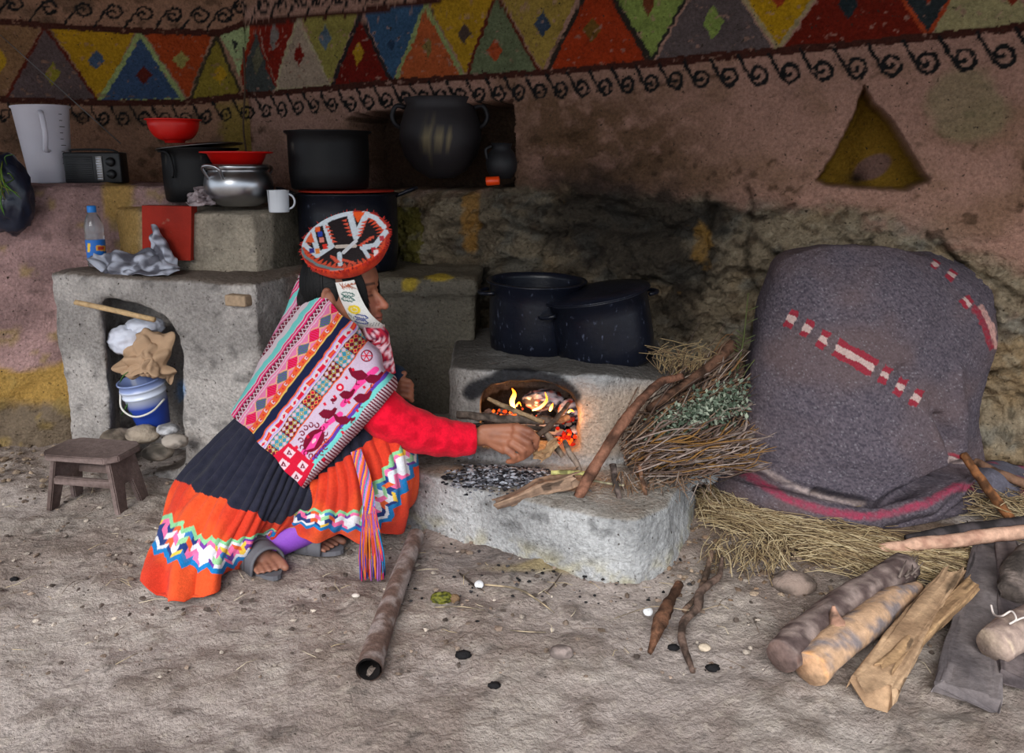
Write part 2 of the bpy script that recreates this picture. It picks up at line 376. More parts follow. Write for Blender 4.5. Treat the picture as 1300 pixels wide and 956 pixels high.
while x < 1420:
    w = pl(x, [(322, 21), (500, 23), (700, 27), (850, 32), (960, 40), (1250, 50)]); h = w*.62+11
    if not 440 < x < 10: hook(x, pl(x, LOW_R)+3, w*1.05, h*1.05, 1, pl(x, [(322, 3), (900, 4.6), (1200, 6)]))
    x += w
for x in [-80, -44, -5, 38, 82, 120, 158, 196, 230, 262]: hook(x, pl(x, UP_L)-4, 38, 26, -1, 3.4)
for x in [290, 318, 342, 366, 390, 414, 436, 462, 488, 514]: hook(x, pl(x, UP_R)-5, 25, 26, -1, 3)

NICHE = [(443, 160), (447, 143), (520, 139), (560, 134), (652, 125), (654, 238), (600, 242), (500, 242), (446, 246)]
TRI = [(1096, 106), (1084, 140), (1062, 186), (1034, 230), (1050, 237), (1090, 240), (1130, 243), (1152, 242), (1182, 229), (1160, 196), (1134, 152), (1108, 125)]
def inside_depth(u, v, poly, px):
    d, _, _ = dist_poly(u, v, poly+[poly[0]]); return np.where(in_poly(u, v, poly), sst(0, px, d), 0)
def blob(u, v, x, y, a, b, rot=0):
    c, s = math.cos(rot), math.sin(rot); dx = u-x; dy = v-y
    return np.exp(-(((dx*c+dy*s)/a)**2+((-dx*s+dy*c)/b)**2))
def ridge(u, v, pts, w):
    d, _, _ = dist_poly(u, v, pts); return np.exp(-(d/w)**2)
CRACKS = [[(896, 250), (900, 330), (880, 372)], [(660, 258), (700, 262), (745, 250), (800, 262)], [(1000, 352), (985, 410), (940, 430)], [(560, 290), (640, 280), (690, 300), (680, 345)], [(1180, 300), (1215, 330), (1290, 372)], [(948, 240), (955, 262), (948, 330), (966, 385), (952, 430)], [(690, 300), (745, 292), (800, 300), (860, 290), (905, 262)], [(900, 262), (960, 275), (1010, 262)],
          [(760, 372), (830, 352), (880, 372), (925, 345), (1000, 352)], [(960, 300), (985, 330), (1000, 352)], [(1190, 300), (1230, 345), (1262, 392), (1250, 440)], [(1232, 480), (1300, 470)], [(560, 345), (600, 350), (640, 330), (700, 342)]]
def wall_back():
    e = arr((.9341, -.3569, 0)); n = arr((-.3569, -.9341, 0)); B0 = arr((-1.13, 3.47, 0))
    a = np.concatenate([np.arange(-.02, 3.35, .0052), np.linspace(3.37, 4.3, 60)])
    z = np.concatenate([np.linspace(-.1, .28, 30), np.arange(.285, 1.56, .0052), np.linspace(1.58, 1.99, 30)])
    A, Z = np.meshgrid(a, z); P = B0+A[..., None]*e; P[..., 2] = Z
    u, v = PX(P); N1 = fbm(P, 7, 5, 1); N2 = fbm(P, 22, 5, 2); N3 = fbm(P, 70, 3, 4)
    wob = (fbm(P, 9, 4, 8)-.5)*46
    rough = sst(-12, 12, v+wob-pl(u, [(300, 600), (440, 250), (655, 240), (700, 238), (900, 255), (1000, 262), (1100, 268), (1180, 300), (1240, 330), (1300, 345)]))
    rough = np.maximum(rough, blob(u, v, 1190, 345, 70, 45, .6)*.8)
    off = (N1-.5)*.05+(N2-.5)*.012+rough*((N1-.5)*.10+(N2-.5)*.075+(N3-.5)*.028-.012-.012*sst(.58, .68, N2))
    eros = sst(.35, .8, blob(u, v, 765, 185, 120, 62)+.5*(N1-.5)); off += eros*((N2-.5)*.03+(N3-.5)*.008)
    off += .045*sst(0, 10, v-243)*(1-sst(640, 690, u))
    off -= .07*blob(u, v, 800, 285, 75, 16, .25)*(.5+N2)+.035*blob(u, v, 735, 300, 60, 26)
    off += .035*blob(u, v, 690, 305, 40, 40)+.03*blob(u, v, 800, 335, 80, 30)+.03*blob(u, v, 1020, 310, 55, 40)
    for c in CRACKS: off -= .022*ridge(u+(N2-.5)*18, v+(N1-.5)*22, c, 4.0)
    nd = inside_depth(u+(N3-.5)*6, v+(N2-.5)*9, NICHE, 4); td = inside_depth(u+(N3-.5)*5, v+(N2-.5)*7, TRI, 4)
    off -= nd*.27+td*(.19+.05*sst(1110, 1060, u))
    P2 = P+n*off[..., None]
    # paint
    pink = lin((184, 142, 124)); mud = lin((158, 142, 118)); och = lin((168, 128, 66)); brown = lin((112, 84, 60)); grey = lin((142, 138, 126))
    c = mix(np.broadcast_to(pink, P.shape), lin((156, 120, 98)), sst(.45, .75, N1))
    c = mix(c, brown, .9*np.clip(1.3*blob(u, v, 770, 190, 140, 75)+blob(u, v, 690, 130, 70, 30)*.5, 0, 1)*sst(.15, .55, N2))
    c = mix(c, brown*.5, .7*sst(.62, .7, N2)*sst(.5, .6, N1)); c = mix(c, lin((150, 138, 104)), .7*sst(.4, .7, blob(u, v, 1225, 130, 60, 55)+(N1-.5)*.8))
    lowc = mix(np.broadcast_to(mud, P.shape), och, .32*sst(.5, .72, fbm(P, 5, 4, 31))); lowc = mix(lowc, grey, sst(.5, .7, fbm(P, 11, 4, 37))*.8)
    lowc = mix(lowc, brown*.45, sst(.56, .70, N2)*.65)
    c = mix(c, lowc, rough)
    c = mix(c, lin((184, 142, 124)), rough*sst(.58, .7, N1)*sst(1050, 1150, u)*.8*sst(420, 380, v))
    m = CV.sample(u+(fbm(P, 60, 2, 77)-.5)*5, v+(fbm(P, 60, 2, 78)-.5)*5); wear = 1-.7*sst(.66, .74, fbm(P, 55, 4, 90))
    ma = m[..., 3]*wear*(1-nd); c = c*(1-ma[..., None])+m[..., :3]*wear[..., None]*(1-nd[..., None])*(.62+.36*N2[..., None])
    soot = 1.25*blob(u, v, 800, 290, 125, 58, .15)+.75*blob(u, v, 860, 400, 55, 75)+.8*blob(u, v, 700, 380, 120, 65)+.35*blob(u, v, 760, 230, 160, 50)+.55*blob(u, v, 600, 330, 45, 90)
    soot += .5*blob(u, v, 890, 280, 60, 22)
    soot = np.clip(soot*(.25+1.5*fbm(P, 13, 4, 55)), 0, 1)
    c = mix(c, lin((34, 31, 30)), soot*.88)
    for q in CRACKS: c = mix(c, lin((44, 38, 32)), .6*ridge(u+(N2-.5)*18, v+(N1-.5)*22, q, 3.0))
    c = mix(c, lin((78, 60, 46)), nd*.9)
    c = mix(c, mix(np.broadcast_to(lin((158, 122, 42)), P.shape), lin((150, 116, 104)), sst(.3, .5, blob(u, v, 1112, 212, 30, 16, -.5)+(N1-.5)*.3)), td)
    c = mix(c, lin((60, 44, 36)), td*blob(u, v, 1090, 228, 12, 10))
    c = mix(c, lin((170, 122, 52)), .7*sst(.4, .7, blob(u, v, 600, 275, 14, 60)+(N2-.5)*.5)*rough)
    c = mix(c, lin((160, 120, 54)), .6*sst(.35, .7, blob(u, v, 890, 310, 14, 30)+(N2-.5)*1.3))
    c = mix(c, lin((122, 112, 48)), .9*in_poly(u+(N2-.5)*10, v, [(500, 262), (538, 262), (546, 290), (540, 345), (498, 345)]))
    c = mix(c, c*.35, (.25+.6*rough)*sst(.60, .72, fbm(P, 42, 4, 93))); c = mix(c, lin((176, 164, 140)), .5*rough*sst(.58, .70, fbm(P, 30, 4, 97))*(1-soot))
    c = np.clip(c, .004, .9)
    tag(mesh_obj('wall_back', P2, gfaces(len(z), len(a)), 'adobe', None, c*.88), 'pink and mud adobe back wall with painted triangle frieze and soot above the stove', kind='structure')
def wall_left():
    e = arr((-.9862, -.1657, 0)); n = arr((.1657, -.9862, 0)); B0 = arr((-1.13, 3.47, 0))
    a = np.concatenate([np.arange(-.03, 1.75, .0058), np.linspace(1.8, 2.6, 40)]); z = np.concatenate([np.linspace(-.1, .8, 30), np.arange(.81, 1.72, .0058), np.linspace(1.75, 1.99, 20)])
    A, Z = np.meshgrid(a, z); P = B0+A[..., None]*e; P[..., 2] = Z
    u, v = PX(P); N1 = fbm(P, 7, 5, 21); N2 = fbm(P, 22, 5, 22)
    P2 = P+n*((N1-.5)*.04+(N2-.5)*.014+.03*np.exp(-(A/.07)**2))[..., None]
    c = mix(np.broadcast_to(lin((160, 120, 96)), P.shape), lin((120, 92, 72)), sst(.45, .7, N1)); c = mix(c, lin((84, 66, 50)), .6*sst(.58, .7, N2))
    c = mix(c, lin((150, 126, 56)), .8*sst(.4, .7, np.exp(-(A/.12)**2)+(N2-.5)*.6)*sst(120, 140, v))
    wear = 1-.7*sst(.66, .74, fbm(P, 55, 4, 90)); m = CV.sample(u+(fbm(P, 60, 2, 77)-.5)*5, v+(fbm(P, 60, 2, 78)-.5)*5)
    c = c*(1-(m[..., 3]*wear)[..., None])+m[..., :3]*wear[..., None]*(.55+.36*N2[..., None])
    f = gfaces(len(z), len(a))[:, ::-1].copy()
    tag(mesh_obj('wall_left', P2, f, 'adobe', None, np.clip(c, .004, .9)), 'adobe left wall with painted triangle frieze above the ledge', kind='structure')
def floor():
    x = np.concatenate([np.linspace(-9, -3.7, 8), np.linspace(-3.6, -1.9, 60), np.arange(-1.88, 2.2, .0105), np.linspace(2.2, 3.6, 40), np.linspace(3.8, 9, 8)]); y = np.concatenate([np.linspace(-9, -.8, 14), np.linspace(-.6, 1.1, 60), np.arange(1.11, 2.9, .0095), np.linspace(2.92, 3.7, 40)])
    X, Y = np.meshgrid(x, y); P = np.stack([X, Y, 0*X], -1); u, v = PX(np.where(Y[..., None] < .5, arr((0, .5, 0)), P))
    N1 = fbm(P, 3, 5, 41); N2 = fbm(P, 14, 5, 42); N3 = fbm(P, 60, 4, 43)
    z = (N1-.5)*.05+(N2-.5)*.028+(N3-.5)*.010-.006
    z += .10*sst(1.55, 2.5, X)*sst(1.9, 2.8, Y)+.05*sst(2.4, 2.9, Y)*sst(.55, .9, X)
    z -= .018*blob(X, Y, -.42, 1.92, .10, .06); z += .03*blob(X, Y, 1.15, 2.25, .25, .12)
    P[..., 2] = z
    c = mix(np.broadcast_to(lin((180, 168, 162)), P.shape), lin((150, 136, 128)), sst(.38, .68, N1)); c = mix(c, lin((188, 178, 170)), .6*sst(.5, .7, fbm(P, 6, 4, 51)))
    c = mix(c, lin((112, 98, 88)), .55*sst(.60, .76, N2)); c = mix(c, lin((196, 184, 170)), .35*sst(.6, .75, N3)); c = mix(c, lin((86, 80, 76)), .6*sst(.66, .76, fbm(P, 34, 4, 52)))
    c = mix(c, lin((110, 88, 70)), .8*sst(.3, .8, blob(X, Y, .95, 2.2, .5, .35)+(N2-.5)*.6))
    c = mix(c, lin((90, 88, 90)), .5*sst(.3, .9, blob(X, Y, .0, 1.95, .35, .12)+(N2-.5)*.8)); c = mix(c, lin((178, 160, 104)), .5*sst(.4, .9, blob(X, Y, .15, 1.92, .35, .04)+(N2-.5)*.5))
    tag(mesh_obj('floor', P, gfaces(len(y), len(x)), 'soil', None, np.clip(c, .01, .9)), 'trodden grey-brown earth floor', kind='structure')
def rough_block(c0, seed, extra=None):
    def fn(V, Nn):
        u, v = PX(V); N1 = fbm(V, 6, 4, seed); N2 = fbm(V, 24, 5, seed+1)
        c = mix(np.broadcast_to(lin(c0), V.shape), lin(tuple(q*.82 for q in c0)), sst(.4, .65, N1)); c = mix(c, lin(tuple(q*.5 for q in c0)), .6*sst(.60, .72, N2))
        if extra: c = extra(c, u, v, V, Nn, N1, N2)
        return np.clip(c, .005, .9)
    return fn
wall_back(); wall_left(); floor()
def ex_ledge(c, u, v, V, Nn, N1, N2):
    w = v+(N1-.5)*40
    c = mix(c, lin((188, 150, 82)), sst(462, 470, w)); c = mix(c, lin((128, 112, 94)), sst(508, 522, w))
    c = mix(c, lin((186, 150, 84)), .9*sst(.35, .6, blob(u, v, 150, 250, 22, 40)+(N2-.5)*.4)); c = mix(c, lin((176, 150, 90)), .6*sst(.62, .7, fbm(V, 12, 4, 9)))
    return c
tag(carve('wall_front_left', [prism([(-3.4, 2.74), (-1.95, 2.83), (-1.40, 2.92), (-1.05, 3.0), (-1.0, 3.55), (-3.4, 3.4)], -.1, .965)], [], .016, .018, rough_block((190, 154, 150), 60, ex_ledge), noise_s=10),
    'low pink plastered wall with a ledge on top, ochre band near the ground', kind='structure')
V, f = prism([(-4.2, .1), (4.2, .1), (4.2, 4.2), (-4.2, 4.2)], 1.95, 2.02)  # unseen roof slab, lowered and brought forward to keep light off the upper walls
tag(mesh_obj('ceiling', V, f, 'bark', None, lin((90, 70, 50)), False), 'unseen roof above the cooking shelter, set low to shade the upper walls', kind='structure')

# ------------------------------------------------------------------ counters
def ycut(px, Yf, y0, y1, zs=1.0):
    q = [W(u, v, Yf) for u, v in px]; n = len(q)
    V = [(p[0]*y0/Yf, y0, H+(p[2]-H)*y0/Yf) for p in q]+[(p[0]*1.02, y1, .17+(p[2]-.17)*zs) for p in q]
    return np.array(V), [list(range(n)), list(range(n, 2*n))[::-1]]+[[i, n+i, n+(i+1) % n, (i+1) % n] for i in range(n)]
def ex_counter(c, u, v, V, Nn, N1, N2):
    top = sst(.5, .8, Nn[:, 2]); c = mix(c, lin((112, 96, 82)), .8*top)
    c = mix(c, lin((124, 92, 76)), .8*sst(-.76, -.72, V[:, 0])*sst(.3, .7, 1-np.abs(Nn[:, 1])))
    c = mix(c, lin((104, 98, 84)), .9*sst(-.72, -.60, V[:, 0])); c = mix(c, lin((52, 48, 44)), .8*sst(-.7, -.5, V[:, 0])*sst(.5, .0, V[:, 2]))  # right section darkens towards the floor, shade painted into the colour
    c = mix(c, lin((188, 160, 54)), .9*sst(.45, .6, blob(u, v, 520, 362, 14, 12)+blob(u, v, 558, 352, 22, 7)*.8+(N2-.5)*.5))
    c = mix(c, lin((132, 166, 208)), .9*sst(.5, .7, blob(u, v, 229, 496, 8, 20)+(N2-.5)*.4))
    return c
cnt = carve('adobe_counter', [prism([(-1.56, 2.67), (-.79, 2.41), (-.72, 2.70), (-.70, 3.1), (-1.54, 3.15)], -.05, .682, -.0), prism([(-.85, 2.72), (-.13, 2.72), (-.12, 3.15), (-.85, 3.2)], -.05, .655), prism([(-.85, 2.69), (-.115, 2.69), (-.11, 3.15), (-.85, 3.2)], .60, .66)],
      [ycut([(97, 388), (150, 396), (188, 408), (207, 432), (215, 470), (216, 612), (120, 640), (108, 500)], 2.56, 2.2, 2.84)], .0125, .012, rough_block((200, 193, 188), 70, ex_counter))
tag(cnt, 'low grey adobe counter along the left wall with an arched opening below', 'counter')
sh = carve('adobe_shelf', [prism([(-1.45, 2.93), (-1.30, 2.78), (-.86, 2.67), (-.76, 2.93), (-.72, 3.2), (-1.4, 3.3)], .6, [.885, .885, .872, .885, .90, .90])], [], .0125, .008,
      rough_block((186, 174, 156), 80, lambda c, u, v, V, Nn, N1, N2: mix(mix(c, lin((184, 146, 78)), .85*sst(188, 172, u)), lin((96, 90, 78)), .9*sst(342, 350, u))))
tag(sh, 'upper adobe shelf block standing on the counter below the pots', 'shelf')
mb = MB(); q = [W(180, 261, 2.755), W(243, 262, 2.70), W(242, 331, 2.70), W(181, 329, 2.755)]
q = np.array(q); mb.add(np.concatenate([q, q+arr((0, .05, 0))]), [(0, 1, 2, 3)[::-1], (0, 1, 5, 4), (1, 2, 6, 5), (2, 3, 7, 6), (3, 0, 4, 7)])
mb.build('red_panel', 'redpaint', sh, False)['label'] = 'red painted square panel'
# hearth
FB = [G(510, 664), G(600, 692), G(700, 722), G(760, 737), G(815, 744), G(858, 722), G(878, 680), G(888, 640)]
bp = [(p[0], p[1]) for p in FB]+[(.62, 2.95), (-.42, 2.95), (-.42, 2.35)]
OPEN = [(608, 514), (622, 500), (645, 493), (680, 491), (706, 497), (730, 512), (742, 540), (742, 604), (604, 604)]
def ex_hearth(c, u, v, V, Nn, N1, N2):
    z = V[:, 2]; top = sst(.5, .85, Nn[:, 2])
    c = mix(c, lin((196, 172, 150)), .8*sst(700, 740, u)*sst(.17, .22, z)*sst(.44, .36, z)); c = mix(c, lin((120, 112, 104)), .7*sst(.18, .22, z)*sst(640, 600, u))
    c = mix(c, lin((150, 138, 122)), .6*top*sst(.25, .16, z)); c = mix(c, lin((80, 76, 72)), .85*top*sst(.3, .36, z))
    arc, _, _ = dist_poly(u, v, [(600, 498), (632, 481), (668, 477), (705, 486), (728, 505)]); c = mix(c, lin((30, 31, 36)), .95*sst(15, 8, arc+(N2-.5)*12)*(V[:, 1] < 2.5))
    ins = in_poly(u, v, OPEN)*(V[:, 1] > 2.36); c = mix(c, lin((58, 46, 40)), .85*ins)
    c = mix(c, lin((88, 88, 92)), .75*sst(.35, .7, blob(u, v, 640, 590, 75, 22)+(N2-.5)*.5)*top); c = mix(c, lin((190, 178, 124)), .45*sst(.07, .0, z)*sst(.45, .6, N2))
    return c
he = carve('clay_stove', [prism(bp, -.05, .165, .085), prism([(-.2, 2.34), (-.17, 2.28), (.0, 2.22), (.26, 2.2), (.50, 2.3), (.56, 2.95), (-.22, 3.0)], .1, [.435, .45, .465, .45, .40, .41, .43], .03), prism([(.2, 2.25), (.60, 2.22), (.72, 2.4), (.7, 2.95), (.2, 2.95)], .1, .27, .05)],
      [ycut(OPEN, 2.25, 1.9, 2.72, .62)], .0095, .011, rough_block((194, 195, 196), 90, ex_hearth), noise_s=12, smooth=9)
tag(he, 'grey clay cooking stove with a wide hearth bench and a fire opening', 'stove')
# ------------------------------------------------------------------ pots and kitchen things
def arc(c, a, b, n=12, s0=0, s1=math.pi):       # points c + a cos t + b sin t
    t = np.linspace(s0, s1, n)[:, None]; return arr(c)+arr(a)*np.cos(t)+arr(b)*np.sin(t)
def m4(o, z=(0, 0, 1), x=(1, 0, 0)): return frameZ(o, z, x)
def xf(m, P): P = np.asarray(P, float); return P @ np.array(m.to_3x3()).T+np.array(m.translation)
def pot(name, label, cat, o, r, h, mat='sooty', z=(0, 0, 1), x=(1, 0, 0), handles='loop', rim=.012, bulge=1.0, group=None, ang=0):
    m = m4(o, z, x); e = empty(name, o, label, cat, group)
    b = MB(); b.lathe([(.001, 0), (r*.9, 0), (r*.96, .008), (r*bulge, h*.3), (r*bulge, h*.75), (r, h-.012), (r+rim, h-.004), (r+rim, h), (r-.002, h), (r*.97, h-.02), (r*.95, h*.3), (r*.9, .008), (.001, .008)], m, 56, noise=.0015)
    b.build('body', mat, e)
    for s in (-1, 1):
        d = arr((math.cos(ang)*s, math.sin(ang)*s, 0)); t = arr((-math.sin(ang), math.cos(ang), 0)); zz = arr((0, 0, 1))
        if handles == 'loop': P = arc(d*r*.99+zz*h*.86, t*r*.28, d*r*.26-zz*.004, 14)
        elif handles == 'side': P = arc(d*r*.99+zz*h*.72, zz*h*.16, d*.035, 12)
        elif handles == 'drop': P = np.concatenate([[d*r+zz*(h-.01)-t*.03], [d*(r+.06)+zz*(h+.015)-t*.03], [d*(r+.065)+zz*(h+.014)+t*.03], [d*r+zz*(h-.01)+t*.03]]); P = catmull(P, 16)
        else: continue
        hb = MB(); hb.tube(xf(m, P), .0065, 8); hb.build('handle', mat, e)
    return e, m
# stove pots
pot('cooking_pot', 'soot-black cooking pot standing upright at the back left of the clay stove', 'pot', (W(679, 462, 2.62)[0], 2.62, .425), .155, .24, 'sooty', z=(.02, -.03, 1), ang=.25)
e, m = pot('cooking_pot', 'large blue-black cooking pot tilted on the front right of the clay stove', 'pot', (W(772, 472, 2.50)[0], 2.50, .415), .156, .228, 'sooty', z=(-.19, -.03, 1), x=(1, 0, .1), ang=.2)
# lid resting on the tilted pot
b = MB(); b.lathe([(.001, .240), (.10, .240), (.165, .232), (.166, .228), (.10, .234), (.001, .234)], m, 48); b.build('lid', 'sooty', e)
# big pot on the counter behind the woman with a pot on it
bx = W(432, 252, 2.78)[0]
e, m = pot('stock_pot', 'very large dark pot with two loop handles on the counter behind the woman', 'pot', (bx, 2.90, .665), .176, .272, 'sooty', ang=.05, handles='drop', rim=.01)
b = MB(); b.lathe([(.001, .276), (.166, .276), (.169, .279), (.166, .282), (.001, .284)], m, 48); b.build('lid', 'redpaint', e)
pot('stock_pot', 'tall black pot stacked on top of the very large dark pot', 'pot', (W(420, 250, 2.90)[0], 2.90, .951), .140, .20, 'sootdark', handles='none', rim=.012)
# black pot with lid on shelf
sx = W(253, 250, 2.95)[0]
e, m = pot('lidded_pot', 'black pot under a tilted lid on the left of the upper shelf', 'pot', (sx, 2.98, .905), .128, .19, 'sootdark', ang=-.9, handles='side')
m2 = m4((sx+.01, 2.97, 1.100), (-.09, 0, 1)); b = MB(); b.lathe([(.001, .012), (.08, .010), (.15, .002), (.151, -.002), (.08, .005), (.001, .007)], m2, 48); l = b.build('lid', 'steel', e)
b = MB(); b.tube(xf(m, catmull([(-.11, -.085, .178), (-.06, -.125, .17), (-.045, -.13, .12), (-.05, -.128, .085)], 14)), .005, 6); b.build('cord', 'sootdark', e)['label'] = 'black cord hanging over the rim'
def bowl(name, label, o, r, h, r0, mat='redplastic', z=(0, 0, 1)):
    m = m4(o, z); b = MB(); b.lathe([(.001, 0), (r0, 0), (r0+.002, .008)]+[(r0+(r-r0)*math.sin(t), .008+(h-.008)*(1-math.cos(t))) for t in np.linspace(.1, math.pi/2, 9)]+[(r+.008, h), (r+.008, h+.004), (r-.002, h+.003)]+[(r0+(r-.004-r0)*math.sin(t), .012+(h-.012)*(1-math.cos(t))) for t in np.linspace(math.pi/2, .1, 9)]+[(.001, .012)], m, 56)
    o = b.build(name, mat); return tag(o, label, 'bowl')
bowl('bowl', 'small bright red plastic bowl on the lid of the black pot', (W(222, 178, 2.95)[0], 2.95, 1.112), .088, .078, .034)
# aluminium pot with red basin
ax = W(302, 250, 2.80)[0]; ao = (ax, 2.82, .895); e = empty('aluminium_pot', ao, 'round shiny aluminium pot on the upper shelf holding the red basin', 'pot')
m = m4(ao); b = MB(); b.lathe([(.001, 0), (.06, 0), (.09, .012), (.113, .045), (.117, .075), (.11, .105), (.098, .118), (.098, .122), (.106, .124), (.106, .142), (.102, .142), (.098, .12), (.10, .07), (.06, .01), (.001, .008)], m, 56); b.build('body', 'alu', e)
for a in (-2.0, 1.1):
    d = arr((math.cos(a), math.sin(a), 0)); t = arr((-math.sin(a), math.cos(a), 0)); b = MB(); b.tube(xf(m, catmull([d*.10+t*.032+arr((0, 0, .09)), d*.128+t*.034+arr((0, 0, .128)), d*.135+arr((0, 0, .138)), d*.128-t*.034+arr((0, 0, .128)), d*.10-t*.032+arr((0, 0, .09))], 18)), .0055, 8); b.build('handle', 'alu', e)
m = m4((ax, 2.82, 1.030)); b = MB(); b.lathe([(.001, 0), (.078, 0), (.098, .042), (.122, .045), (.122, .049), (.096, .047), (.076, .004), (.001, .004)], m, 56); tag(b.build('basin', 'redplastic'), 'shallow red plastic basin set in the mouth of the aluminium pot', 'bowl')
# enamel mug
mo = (W(352, 262, 2.72)[0], 2.74, .878); e = empty('mug', mo, 'white enamel mug with dark flecks at the end of the upper shelf', 'mug'); m = m4(mo)
def mugc(V): return mix(np.broadcast_to(lin((214, 218, 224)), V.shape), lin((26, 26, 32)), sst(.70, .76, fbm(V, 60, 2, 5)))
b = MB(); b.lathe([(.001, 0), (.033, 0), (.034, .004), (.036, .072), (.0375, .074), (.035, .074), (.033, .006), (.001, .006)], m, 40, colfn=mugc); b.build('cup', 'enamel', e)
b = MB(); b.tube(xf(m, arc((.034, 0, .036), (0, 0, .024), (.022, -.006, 0), 12)), .0035, 6, (200, 204, 212)); b.build('handle', 'enamel', e)
# clay pot in niche, jug, orange cup
def claycol(V):
    c = mix(np.broadcast_to(lin((40, 36, 38)), V.shape), lin((30, 32, 44)), sst(1.02, .96, V[:, 2])); u, v = PX(V)
    return mix(c, lin((122, 108, 76)), .85*sst(.45, .75, blob(u, v, 545, 178, 16, 14)+blob(u, v, 569, 178, 5, 12)+(fbm(V*arr((1, 1, .3)), 90, 3, 4)-.5)*2.2))  # pale yellowish patches are highlights painted into the clay colour
cx = W(560, 240, 3.16); co = (cx[0], 3.18, .985); e = empty('clay_cauldron', co, 'large blackened clay pot with two ear handles in the wall niche', 'pot'); m = m4(co)
b = MB(); b.lathe([(.001, 0), (.05, .002), (.10, .03), (.142, .085), (.158, .15), (.154, .2), (.138, .25), (.128, .275), (.14, .298), (.136, .300), (.122, .275), (.13, .24), (.14, .15), (.08, .03), (.001, .012)], m, 64, colfn=claycol, noise=.004); b.build('body', 'clay', e)
for s in (-1, 1):
    b = MB(); b.tube(xf(m, catmull([(s*.132, -.01, .265), (s*.165, -.02, .27), (s*.182, -.02, .235), (s*.172, -.02, .205), (s*.150, -.01, .19)], 16)), .009, 8, (36, 33, 36)); b.build('handle', 'clay', e)
jo = (W(637, 238, 3.02)[0], 3.02, .985); e = empty('clay_jug', jo, 'small black clay jug at the right end of the wall niche', 'jug'); m = m4(jo)
b = MB(); b.lathe([(.001, 0), (.035, .0), (.055, .03), (.058, .06), (.046, .095), (.034, .11), (.04, .128), (.036, .128), (.03, .11), (.04, .06), (.001, .01)], m, 40, col=(28, 27, 30), noise=.003); b.build('body', 'clay', e)
b = MB(); b.tube(xf(m, catmull([(-.036, -.01, .118), (-.058, -.02, .105), (-.052, -.02, .07)], 10)), .006, 6, (28, 27, 30)); b.build('handle', 'clay', e)
m = m4(W(618, 236, 2.97)+arr((0, 0, 0)), (1, -.1, .08), (0, 0, 1)); b = MB(); b.lathe([(.001, -.002), (.015, -.002), (.0165, .0), (.0155, .046), (.012, .047), (.012, .01), (.001, .008)], m, 24); o = b.build('cap', 'orangeplastic'); tag(o, 'small orange plastic cap lying on the niche sill', 'cap'); o.location.z += .016
# pitcher
po = (W(57, 225, 3.02)[0], 3.06, .968); e = empty('measuring_jug', po, 'tall frosted plastic measuring jug standing on the ledge at far left', 'jug'); m = m4(po, (-.03, 0, 1))
b = MB(); b.lathe([(.001, 0), (.066, 0), (.07, .006), (.094, .27), (.099, .274), (.099, .279), (.094, .279), (.09, .27), (.066, .01), (.001, .008)], m, 56); b.build('body', 'frost', e)
b = MB(); b.tube(xf(m, catmull([(.045, -.085, .255), (.066, -.115, .24), (.07, -.118, .17), (.05, -.095, .12), (.045, -.066, .115)], 18)), .009, 8, flat=.6); b.build('handle', 'frost', e)
for k in range(9):
    t = k*.022+.04; r = .072+.024*t/.27+.0012; a0 = -.42; b = MB(); b.tube(xf(m, [(r*math.cos(a), r*math.sin(a), t+.03) for a in np.linspace(a0, a0+(.26 if k % 3 == 0 else .14), 5)]), .0011, 4, (40, 40, 44)); b.build('graduation_mark', 'clay', e)
# radio
ro = W(122, 224, 3.02); R = Matrix.Rotation(.06, 3, 'Z'); ro = arr((ro[0], 3.03, .968)); e = empty('radio', ro, 'small black portable radio with a raised antenna on the ledge', 'radio')
b = MB(); b.box(ro+arr((0, 0, .057)), (.205, .07, .112), R, bev=.006); b.build('case', 'blackplastic', e)
b = MB(); b.box(ro+arr((-.045, -.037, .055)), (.10, .006, .088), R, bev=.002)
for k in range(11): b.box(ro+arr((-.045, -.041, .018+k*.0075)), (.094, .004, .002), R)
b.build('speaker_grille', 'blackplastic', e)
b = MB(); b.box(ro+arr((.030, -.037, .055)), (.022, .004, .088), R, bev=.001); dl = b.build('tuning_dial', 'steel', e)
for k in range(9):
    b = MB(); b.box(ro+arr((.030, -.040, .018+k*.009)), (.014 if k % 2 else .018, .002, .0022), R); b.build('scale_mark', 'whiteplastic', dl)
for k in (.034, .078):
    b = MB(); b.lathe([(.001, .012), (.014, .012), (.017, .0), (.001, 0)], m4(ro+arr((.072, -.036, k)), (0, -1, 0)), 24); b.build('knob', 'blackplastic', e)
b = MB(); b.tube([W(153, 182, 3.03), W(-40, 8, 3.03)], [.0022, .0012], 6); b.build('antenna', 'steel', e)
b = MB(); b.tube(catmull([ro+arr((-.09, 0, .112)), ro+arr((-.08, 0, .122)), ro+arr((.05, 0, .122)), ro+arr((.085, 0, .112))], 14), .004, 6); b.build('carry_handle', 'blackplastic', e)
# bottle
bo = (W(124, 335, 2.80)[0], 2.80, .686); e = empty('water_bottle', bo, 'clear plastic water bottle with blue cap and blue label on the counter', 'bottle'); m = m4(bo)
b = MB(); b.lathe([(.001, .004), (.028, 0), (.031, .006), (.031, .05), (.0305, .058), (.0305, .1), (.031, .108), (.029, .115), (.031, .125), (.030, .145), (.022, .172), (.013, .188), (.012, .2), (.001, .2)], m, 40); b.build('body', 'clear', e)
def lab(V):
    u, v = PX(V); c = np.broadcast_to(lin((30, 110, 200)), V.shape); c = mix(c, lin((225, 170, 60)), in_poly(u, v, [(122, 311), (134, 312), (134, 319), (122, 318)])*1.0)
    c = mix(c, lin((190, 60, 40)), in_poly(u, v, [(124, 313), (132, 313), (132, 317), (124, 317)])*1.0); return mix(c, lin((240, 200, 60)), in_poly(u, v, [(111, 309), (115, 309), (114, 320), (111, 320)])*1.0)
